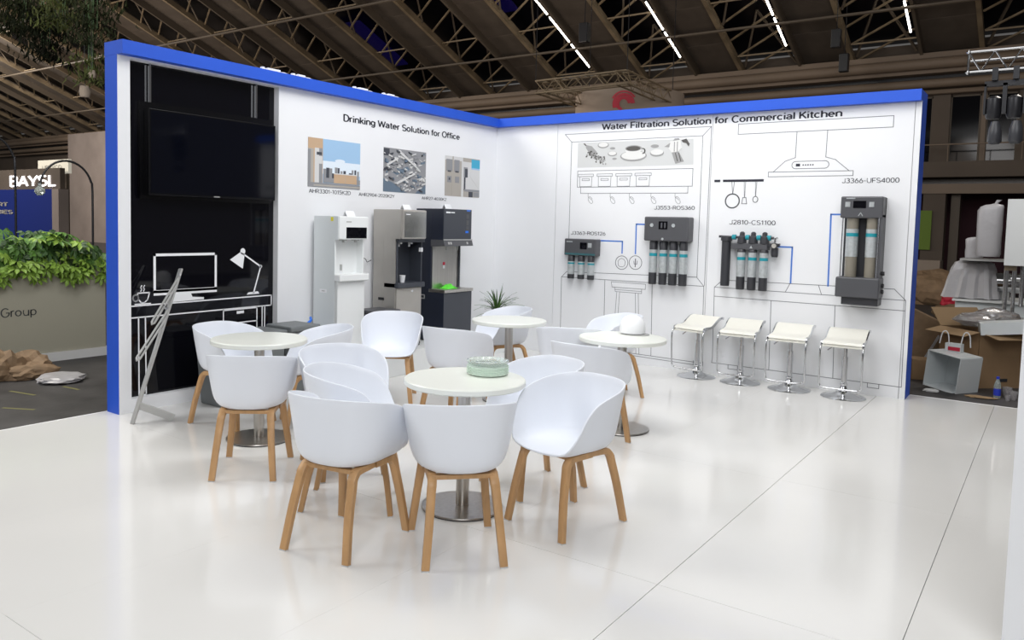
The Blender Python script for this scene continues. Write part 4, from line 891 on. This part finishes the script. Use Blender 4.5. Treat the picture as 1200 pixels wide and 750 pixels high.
pth = [(-3.9, -4.33, -.05), (-3.9, -4.33, 1.0), (-3.9, -4.33, 2.15)]+[(-3.9, -4.655+.325*math.cos(a), 2.17+.36*math.sin(a)) for a in [PI*i/10 for i in range(1, 10)]]+[(-3.9, -4.98, 2.2)]
put('pole', MB().tube(crom(pth, 2), .014, 8), 'blackp', t, smooth=60)
# blue neighbour stand
t = thing('neighbour_stand', 'deep blue stand with white lit BAYSL letters beyond the planter', 'stand', (-20, 3.2, -.05))
put('blue_panel', MB().box(-26, -18.3, 3.0, 3.3, -.05, 2.36), 'signblue', t)
put('white_end', MB().box(-18.3, -17.9, 3.0, 3.3, -.05, 2.36), 'plaster', t)
put('sign_fascia', MB().box(-26, -18.1, 3.15, 3.3, 2.36, 3.0), 'wallhall', t)
fn = lambda u, v, w=0: (u, 3.13-w, v)
lettering('lit_letters', 'BAYSL', t, fn, -21.35, -18.35, 2.45, .36, 'signlit', bold=.15, label='white lit letters')
fn2 = lambda u, v, w=0: (u, 2.99-w, v)
lettering('small_lettering', 'RT', t, fn2, -21.9, -21.2, 1.82, .14, 'goldletter', bold=.2)
lettering('small_lettering', 'ORIES', t, fn2, -22.4, -20.85, 1.58, .14, 'goldletter', bold=.2)
t = thing('signboard', 'small cream signboard above the lit BAYSL letters', 'sign', (-19.1, 3.4, 2.9))
put('board', MB().box(-20.0, -18.1, 3.4, 3.5, 2.85, 3.28), 'cream', t)
for x in (-19.9, -18.25): put('post', MB().box(x, x+.06, 3.42, 3.48, -.05, 2.85), 'truss', t)
lettering('board_lettering', 'URBYCO', t, lambda u, v, w=0: (u, 3.39-w, v), -19.7, -18.5, 2.96, .16, 'goldletter')
# paper and plastic on the floor
def lump(name, m, c, s, seed, label, cat, group=None, flat=.6, sub=3, amp=.35):
    bm = bmesh.new(); bmesh.ops.create_icosphere(bm, subdivisions=sub, radius=1); rr = random.Random(seed)
    cs = [(Vector((rr.uniform(-1, 1), rr.uniform(-1, 1), rr.uniform(-1, 1))).normalized(), rr.uniform(-.5, .5)) for _ in range(26)]
    for v in bm.verts:
        d = v.co.normalized(); k = 1
        for a, h in cs:
            q_ = d.dot(a)
            if q_ > .72: k += h*amp*(q_-.72)/.28
        k += rr.uniform(-.12, .12); v.co = Vector((d.x*s[0]*k, d.y*s[1]*k, max(-s[2]*flat, d.z*s[2]*k)))
    me = bpy.data.meshes.new(name); bm.to_mesh(me); bm.free(); me.materials.append(M[m])
    o = bpy.data.objects.new(name, me); COL.objects.link(o); o.location = (c[0], c[1], c[2]+s[2]*flat); return props(o, label, cat, group)
lump('paper_bundle', 'kraft', (-2.45, -5.13, -.05), (.24, .20, .19), 1, 'crumpled brown paper bundle at the left picture edge', 'paper')
lump('paper_bundle', 'kraft', (-2.45, -4.82, -.05), (.26, .17, .15), 2, 'crumpled brown paper bundle against the planter plinth, upper one', 'paper')
lump('paper_bundle', 'kraft', (-2.25, -4.95, -.05), (.14, .22, .09), 3, 'flattened brown paper bundle in front of the others', 'paper')
lump('plastic_sheet', 'filmw', (-1.90, -4.83, -.05), (.22, .24, .045), 4, 'pale crumpled plastic sheet beside the brown paper', 'plastic sheet')
# hanging foliage
def hang(c, w_, h_, n, seed, label, mm):
    t = thing('hanging_foliage', label, 'plant', c, group='hanging foliage in the upper left'); rr = random.Random(seed); mb = MB()
    for i in range(n):
        x = c[0]+rr.gauss(0, w_*.4); y = c[1]+rr.gauss(0, .22); z = c[2]+rr.uniform(-h_, h_*.6); L = rr.uniform(.06, .16); wd = rr.uniform(.008, .022); a = rr.uniform(0, PI); tl = rr.uniform(-.07, .07)
        ca, sa = math.cos(a)*wd, math.sin(a)*wd
        mb.add([(x, y, z), (x+ca, y+sa, z-L*.45), (x+tl, y+tl, z-L), (x-ca, y-sa, z-L*.45)], [(0, 1, 2, 3)])
    put('foliage', mb, mm, t, kind='stuff')
    for k in range(5):
        x = c[0]+rr.uniform(-w_, w_)*.5; put('vine', MB().tube([(x, c[1], c[2]+1.6), (x+.02, c[1], c[2]+.4), (x, c[1], c[2]-h_*.6)], .006, 5), 'leafdark', t)
hd_ = mat('dark_olive_leaf', (.016, .020, .008), .7, noise=.5, nscale=3, spec=.1); hl_ = mat('olive_leaf', (.055, .065, .02), .6, noise=.4, nscale=3, spec=.1); hk_ = mat('deep_leaf', (.005, .007, .003), .8, spec=.1)  # dark, olive and near-black greens for the separate clumps
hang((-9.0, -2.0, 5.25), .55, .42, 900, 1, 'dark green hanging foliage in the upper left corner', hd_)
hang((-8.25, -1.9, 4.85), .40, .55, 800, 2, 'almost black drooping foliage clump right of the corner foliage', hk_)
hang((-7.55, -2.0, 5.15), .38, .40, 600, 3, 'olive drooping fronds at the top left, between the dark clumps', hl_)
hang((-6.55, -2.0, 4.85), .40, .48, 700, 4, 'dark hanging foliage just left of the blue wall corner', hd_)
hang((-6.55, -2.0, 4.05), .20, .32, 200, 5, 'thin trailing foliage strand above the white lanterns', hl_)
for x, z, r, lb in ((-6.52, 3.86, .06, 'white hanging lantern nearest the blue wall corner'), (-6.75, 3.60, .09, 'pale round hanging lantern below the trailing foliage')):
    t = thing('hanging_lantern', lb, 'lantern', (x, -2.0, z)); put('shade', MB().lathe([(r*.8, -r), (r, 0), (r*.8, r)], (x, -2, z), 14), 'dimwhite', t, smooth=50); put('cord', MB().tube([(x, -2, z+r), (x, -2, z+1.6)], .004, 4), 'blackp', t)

# ================================================================== HALL OBJECTS BEHIND
t = thing('hanging_truss', 'square lighting truss hanging above the middle of the right wall', 'truss', (-2.9, 8.7, 5))
cs = [(-4.04, 7.3), (-1.62, 7.13), (-1.82, 10.1), (-4.25, 10.3)]
for i in range(4):
    a, b_ = cs[i], cs[(i+1) % 4]; A = Vector((*a, 5.0)); B = Vector((*b_, 5.0)); ch = (B-A); nrm = Vector((-ch.y, ch.x, 0)).normalized()*.26
    mb = MB()
    for off in (Vector((0, 0, 0)), Vector((0, 0, -.28)), nrm, nrm+Vector((0, 0, -.28))): mb.tube([A+off, B+off], .022, 6)
    put('chord', mb, 'gold', t)
    mb = MB(); N = 9
    for k in range(N):
        p, q_ = A+ch*(k/N), A+ch*((k+1)/N)
        for off in (Vector((0, 0, 0)), nrm): mb.tube([p+off+Vector((0, 0, -.28 if k % 2 else 0)), q_+off+Vector((0, 0, 0 if k % 2 else -.28))], .012, 4)
        mb.tube([p, p+nrm], .012, 4)
    put('lacing', mb, 'gold', t)
for a in cs[:4]: put('chain', MB().tube([(*a, 5.0), (a[0], a[1], 9.5)], .01, 4), 'blackp', t)
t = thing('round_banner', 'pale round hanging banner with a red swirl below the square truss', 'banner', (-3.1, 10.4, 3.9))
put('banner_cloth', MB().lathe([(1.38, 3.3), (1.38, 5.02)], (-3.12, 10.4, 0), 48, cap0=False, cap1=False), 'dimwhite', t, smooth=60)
mb = MB(); bc = Vector((-3.12, 10.4, 0)); a0 = -1.22
for r_, w2, a_, b_ in ((.22, .07, .2, 3.4), (.14, .06, .3, 4.2), (.30, .035, .6, 2.6)):
    pts = [(a0+r_*math.cos(q_)/1.38, 4.62+r_*math.sin(q_)) for q_ in [a_+(b_-a_)*i/14 for i in range(15)]]
    mb.stroke(pts, lambda u, v, w=0: tuple(bc+Vector(((1.385+w)*math.cos(u), (1.385+w)*math.sin(u), v))), w2, .004)
put('swirl_emblem', mb, 'red', t)
for i, (x, y, lb) in enumerate(((.9, 14.6, 'black hanging loudspeaker over the right wall heading'), (1.0, 15.2, 'black hanging lamp can above the cooker hood drawing'), (-4.0, 9.5, 'black hanging motor above the square truss'))):
    z = [6.9, 6.35, 6.6][i]
    t = thing('hanging_fixture', lb, 'fixture', (x, y, z)); put('body', MB().box(x-.12, x+.12, y-.1, y+.1, z-.3, z+.2), 'blackp', t, bevel=.02); put('cable', MB().tube([(x, y, z+.2), (x, y, z+2)], .012, 4), 'blackp', t)
# truss with moving lights, right edge
t = thing('lighting_truss', 'silver truss arm with hanging stage lights at the top right edge', 'truss', (5.6, -1, 3))
mb = MB()
for x in (5.41,):
    mb.tube([(x, -1.1, 3.10), (x+.9, -1.1, 3.10)], .010, 8).tube([(x, -1.1, 2.94), (x+.9, -1.1, 2.94)], .010, 8).tube([(x, -.92, 3.06), (x+.9, -.92, 3.06)], .010, 8)
put('chord', mb, 'chrome', t)
mb = MB()
for k in range(5): mb.tube([(5.41+k*.18, -1.1, 3.10), (5.50+k*.18, -1.1, 2.94)], .006, 6).tube([(5.50+k*.18, -1.1, 2.94), (5.59+k*.18, -1.1, 3.10)], .006, 6)
mb.tube([(5.41, -1.1, 3.10), (5.41, -1.1, 2.94)], .009, 6)
put('lacing', mb, 'chrome', t)
for z in (3.10, 2.94): put('joint', MB().lathe([(.004, -.018), (.018, 0), (.004, .018)], (5.41, -1.1, z), 10), 'chrome', t)
for i, (x, lb) in enumerate(((5.60, 'black stage light hanging under the truss arm, left one'), (5.74, 'black stage light hanging under the truss arm, right one'))):
    t = thing('stage_light', lb, 'stage light', (x, -1.05, 2.8), group='stage lights under the truss arm')
    put('lamp_body', MB().lathe([(.045, -.26), (.055, -.24), (.055, -.10), (.03, -.08)], (x, -1.05, 2.82), 16), 'blackp', t, smooth=50)
    put('yoke', MB().box(x-.07, x-.055, -1.08, -1.02, 2.60, 2.84).box(x+.055, x+.07, -1.08, -1.02, 2.60, 2.84).box(x-.07, x+.07, -1.08, -1.02, 2.82, 2.86), 'blackp', t)
    put('lower_head', MB().lathe([(.03, -.46), (.05, -.44), (.045, -.34), (.03, -.28)], (x+.02, -1.05, 2.82), 14), 'unitd', t, smooth=50)
    put('clamp', MB().box(x-.02, x+.02, -1.12, -1.04, 2.86, 2.96), 'blackp', t)

# ================================================================== CLUTTER RIGHT
def obox_part(name, c, s, m, parent, rz=0, rx=0, ry=0, **k): return put(name, MB().obox(c, s, rz, rx, ry), m, parent, **k)
# big open carton
bx0, by0, bw, bd, bh = 5.42, 1.32, .38, .75, .62
t = thing('open_carton', 'large open brown cardboard box behind the white crate', 'box', (5.3, 1.9, -.05))
ctr = Vector((5.45, 1.93, -.05)); rz = .78; Mx = Matrix.Translation(ctr) @ Matrix.Rotation(rz, 4, 'Z')
def wallp(nm, a, b_, z0, z1, m, flap=None):
    vs = [Mx @ Vector((a[0], a[1], z0)), Mx @ Vector((b_[0], b_[1], z0)), Mx @ Vector((b_[0], b_[1], z1)), Mx @ Vector((a[0], a[1], z1))]
    o = put(nm, MB().add(vs, [(0, 1, 2, 3)]), m, t); o.modifiers.new('thick', 'SOLIDIFY').thickness = .006; return o
X, Y, Hh = .30, .30, .62
for a, b_ in (((-X, -Y), (X, -Y)), ((X, -Y), (X, Y)), ((X, Y), (-X, Y)), ((-X, Y), (-X, -Y))): wallp('side', a, b_, 0, Hh, 'card')
def flap(p, q_, out, m='cardin'):
    vs = [Mx @ Vector((*p, Hh)), Mx @ Vector((*q_, Hh)), Mx @ (Vector((*q_, Hh))+Vector(out)), Mx @ (Vector((*p, Hh))+Vector(out))]
    o = put('flap', MB().add(vs, [(0, 1, 2, 3)]), m, t); o.modifiers.new('thick', 'SOLIDIFY').thickness = .006
flap((-X, -Y), (X, -Y), (.03, -.24, -.05)); flap((X, -Y), (X, Y), (.18, -.03, .06)); flap((-X, Y), (X, Y), (-.04, .12, .2)); flap((-X, -Y), (-X, Y), (-.17, .03, -.05))
put('printed_mark', MB().obox(Mx @ Vector((.0, -Y-.005, .09)), (.14, .002, .035), rz), 'unitd', t)
# white crate lying on its side
t = thing('white_crate', 'white open box lying tilted on its side at the booth floor edge', 'crate', (5.25, 1.15, -.05))
Mx2 = Matrix.Translation((5.235, 1.22, .155)) @ Matrix.Rotation(-.55, 4, 'Z') @ Matrix.Rotation(.10, 4, 'Y')
a_, b2, c2 = .19, .17, .19
def cr(nm, vs, m='whiteside'):
    o = put(nm, MB().add([Mx2 @ Vector(v) for v in vs], [(0, 1, 2, 3)]), m, t); o.modifiers.new('thick', 'SOLIDIFY').thickness = .008
cr('side', [(-a_, -b2, -c2), (a_, -b2, -c2), (a_, b2, -c2), (-a_, b2, -c2)]); cr('side', [(-a_, -b2, c2), (a_, -b2, c2), (a_, b2, c2), (-a_, b2, c2)])
cr('side', [(a_, -b2, -c2), (a_, b2, -c2), (a_, b2, c2), (a_, -b2, c2)]); cr('side', [(-a_, -b2, -c2), (-a_, b2, -c2), (-a_, b2, c2), (-a_, -b2, c2)]); cr('side', [(-a_, b2, -c2), (a_, b2, -c2), (a_, b2, c2), (-a_, b2, c2)])
# kraft bag with rope handles behind crate
t = thing('gift_bag', 'small white paper bag with rope handles on top of the white crate', 'bag', (5.24, 1.40, .36))
obox_part('bag_body', (5.235, 1.30, .40), (.16, .07, .10), 'whiteside', t, -.3)
put('printed_label', MB().obox((5.235, 1.258, .392), (.12, .004, .04), -.3), 'red', t)
for dx in (-.09, .11): put('rope_handle', MB().tube(crom([(5.235+dx-.05, 1.28, .44), (5.235+dx-.03, 1.27, .55), (5.235+dx, 1.27, .58), (5.235+dx+.03, 1.27, .54), (5.235+dx+.04, 1.28, .42)], 4), .006, 6), 'wprint', t)
t = thing('small_carton', 'small brown cardboard box on the floor beside the blue wall end', 'box', (4.9, 1.9, -.05))
obox_part('carton_body', (4.90, 1.75, .07), (.26, .24, .24), 'card', t, .25, bevel=.006); obox_part('tape_strip', (4.90, 1.75, .1905), (.27, .04, .002), 'cardin', t, .25)
t = thing('wrapped_board', 'brown board wrapped in clear plastic leaning behind the blue wall end', 'parcel', (4.85, 2.8, -.05))
obox_part('board', (4.76, 2.6, .34), (.52, .16, .56), 'kraft', t, .3, 0, .45, bevel=.02)
put('plastic_strip', MB().obox((4.86, 2.49, .16), (.03, .006, .5), .3, 0, .45), 'filmw', t)
lump('paper_heap', 'kraft', (5.0, 3.6, -.05), (.3, .3, .2), 9, 'brown packing paper heap behind the small carton', 'paper')
# cup tray and plastic
t = thing('cup_carton', 'white ribbed tray of plastic cups resting on the open carton', 'tray', (5.62, 1.6, .58))
obox_part('tray_body', (5.66, 1.62, .635), (.46, .26, .13), 'whiteside', t, .15, 0, -.12)
for k in range(9): put('rib', MB().obox((5.50+k*.042, 1.475+k*.0063, .61+k*.006), (.022, .02, .12), .15, 0, -.12), 'wprint', t)
lump('plastic_film_heap', 'film', (5.52, 1.95, .60), (.30, .26, .12), 21, 'crumpled clear plastic film on top of the open carton', 'plastic film', amp=.6)
# white table/machine
t = thing('white_counter', 'white machine counter behind the cartons carrying plastic covered parts', 'counter', (5.5, 4.0, -.05))
put('counter_body', MB().box(5.02, 6.2, 3.5, 4.3, -.05, .76), 'whiteside', t, bevel=.01); put('counter_top', MB().box(4.99, 6.2, 3.45, 4.35, .76, .79), 'white', t)
put('drawer_front', MB().box(5.6, 6.1, 3.49, 3.5, .15, .6), 'steel2', t)
t = thing('steel_roller_machine', 'shiny steel cylinder machine under plastic on the white counter', 'machine', (5.35, 3.8, .79))
put('drum', MB().lathe([(.13, 0), (.13, .60)], (5.12, 3.72, 1.02), 24, 'x'), 'chrome', t, smooth=40); put('stand', MB().box(5.1, 5.6, 3.72, 3.88, .79, .92), 'steel2', t)
put('yellow_strap', MB().lathe([(.134, 0), (.134, .03)], (5.12, 3.8, 1.02), 24, 'x'), 'yellow', t)
mb = MB(); rr = random.Random(31); vs = []; fs = []; n = 40
for r, h in ((1.15, .0), (1.05, .12), (.98, .25), (.9, .38), (.78, .46), (.5, .50), (.1, .505)):
    for i in range(n):
        a = 2*PI*i/n; k = (abs(math.cos(a))**5+abs(math.sin(a))**5)**-.2*(1+.07*math.sin(i*2.3)*(1.2-r*.2 if h < .3 else .4))
        vs.append((5.17+.28*r*k*math.cos(a)+.05*h, 3.72+.20*r*k*math.sin(a), .80+h+rr.uniform(-.008, .008)))
for k in range(6):
    for i in range(n): fs.append((k*n+i, k*n+(i+1) % n, (k+1)*n+(i+1) % n, (k+1)*n+i))
fs.append(tuple(range(6*n, 7*n)))
put('plastic_cover', mb.add(vs, fs), 'filmw', None, origin=(5.17, 3.72, .8), label='milky plastic cover draped over the roller machine', cat='plastic cover')
def sack(name, c, w_, h_, seed, label):
    rr = random.Random(seed); mb = MB(); n = 20; vs = []; fs = []
    prof = [(.9, 0), (1, .05), (.96, .3), (1, .55), (1.0, .86), (.95, .93), (.72, .965), (.34, .98), (.12, 1.0), (.18, 1.04), (.22, 1.06)]
    for r, h in prof:
        for i in range(n):
            a = 2*PI*i/n; k = (abs(math.cos(a))**6+abs(math.sin(a))**6)**(-1/6)*rr.uniform(.94, 1.06)
            vs.append((c[0]+w_*r*k*math.cos(a)*.5+(w_*.25*(h-.9)*8 if h > .9 else 0), c[1]+w_*r*k*math.sin(a)*.4, c[2]+h_*h))
    for k in range(len(prof)-1):
        for i in range(n): fs.append((k*n+i, k*n+(i+1) % n, (k+1)*n+(i+1) % n, (k+1)*n+i))
    fs += [tuple(range(n))[::-1], tuple(range(len(prof)*n-n, len(prof)*n))]
    put(name, mb.add(vs, fs), 'filmw', None, smooth=45, origin=c, label=label, cat='parcel')
sack('wrapped_parcel', (5.19, 3.6, 1.33), .20, .28, 1, 'smaller plastic wrapped parcel with a twisted top')
sack('wrapped_parcel', (5.36, 3.35, 1.36), .27, .68, 2, 'tall plastic wrapped parcel left of the white hanging panel')
t = thing('parcel_shelf', 'grey shelf board carrying the plastic wrapped parcels', 'shelf', (5.3, 3.6, 1.3))
put('shelf_board', MB().box(5.06, 5.6, 3.3, 3.85, 1.30, 1.325), 'steel2', t)
for x, y in ((5.56, 3.35), (5.56, 3.8), (5.08, 3.8)): put('shelf_post', MB().box(x-.015, x+.015, y-.015, y+.015, .79, 1.30), 'steel2', t)
t = thing('white_cabinet', 'white box cabinet on steel pipes at the right edge, above the cartons', 'cabinet', (5.75, 2.5, 1.28))
put('cabinet_body', MB().box(5.575, 6.1, 2.5, 2.9, 1.28, 2.06), 'white', t, bevel=.006)
for x in (5.60, 5.68, 5.76): put('steel_pipe', MB().tube([(x, 2.7, .79 if x > 5.7 else -.05), (x, 2.7, 1.28)], .022, 10), 'chrome', t)
put('brass_fitting', MB().box(5.58, 5.70, 2.6, 2.66, 1.22, 1.28), 'gold', t)
put('steel_stand', MB().box(5.60, 5.95, 2.45, 2.75, -.05, .55), 'steel2', t); put('dark_band', MB().box(5.595, 5.955, 2.445, 2.755, .18, .22), 'blackp', t)
t = thing('water_bottle', 'small water bottle with blue cap and label near the white wall end', 'bottle', (5.66, 1.05, -.05))
put('bottle_body', MB().lathe([(.030, 0), (.033, .02), (.033, .13), (.018, .18), (.014, .20)], (5.66, 1.05, -.05), 16), 'clear', t, smooth=40)
put('bottle_label', MB().lathe([(.0335, .03), (.0335, .10)], (5.66, 1.05, -.05), 16, cap0=False, cap1=False), 'bluecap', t); put('bottle_cap', MB().lathe([(.015, .20), (.015, .225)], (5.66, 1.05, -.05), 12), 'bluecap', t)
for i, (x, y, s_) in enumerate(((5.74, 1.2, .05), (5.80, 1.05, .045), (5.76, .95, .03))):
    put('plastic_cup', MB().lathe([(.6*s_, 0), (s_, 2*s_), (.95*s_, 2*s_), (.55*s_, .1*s_)], (x, y, -.049), 14), 'film', None, smooth=50, origin=(x, y, -.049), label=['clear plastic cup just right of the water bottle, upright', 'clear plastic cup nearest the white wall end on the floor', 'small clear plastic cup in front of the others on the floor'][i], cat='cup', group='plastic cups on the floor')
lump('tissue_scrap', 'edge', (5.08, .95, -.05), (.07, .05, .02), 41, 'small white paper scrap on the floor before the small carton', 'scrap')
lump('cardboard_scrap', 'cardin', (5.52, .95, -.05), (.14, .07, .012), 42, 'torn flat cardboard scrap left of the water bottle', 'scrap')
lump('packing_heap', 'kraft', (3.75, 13.2, -.05), (.75, .5, .55), 51, 'large brown packing heap far behind the blue wall end', 'heap')
lump('red_bag', 'red', (4.15, 12.6, -.05), (.22, .2, .22), 52, 'small red bag in front of the far brown heap', 'bag')
lump('packing_heap', 'kraft', (4.6, 9.5, -.05), (.5, .4, .22), 53, 'dark low packing pile between the far heap and the cartons', 'heap')
put('far_banner', MB().box(2.75, 3.15, 16.9, 16.95, 1.2, 2.3), 'greenban', None, label='green banner far away right beside the blue wall end', cat='banner')
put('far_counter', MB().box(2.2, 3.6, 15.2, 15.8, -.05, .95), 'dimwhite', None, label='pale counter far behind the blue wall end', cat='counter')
bpy.context.view_layer.update()
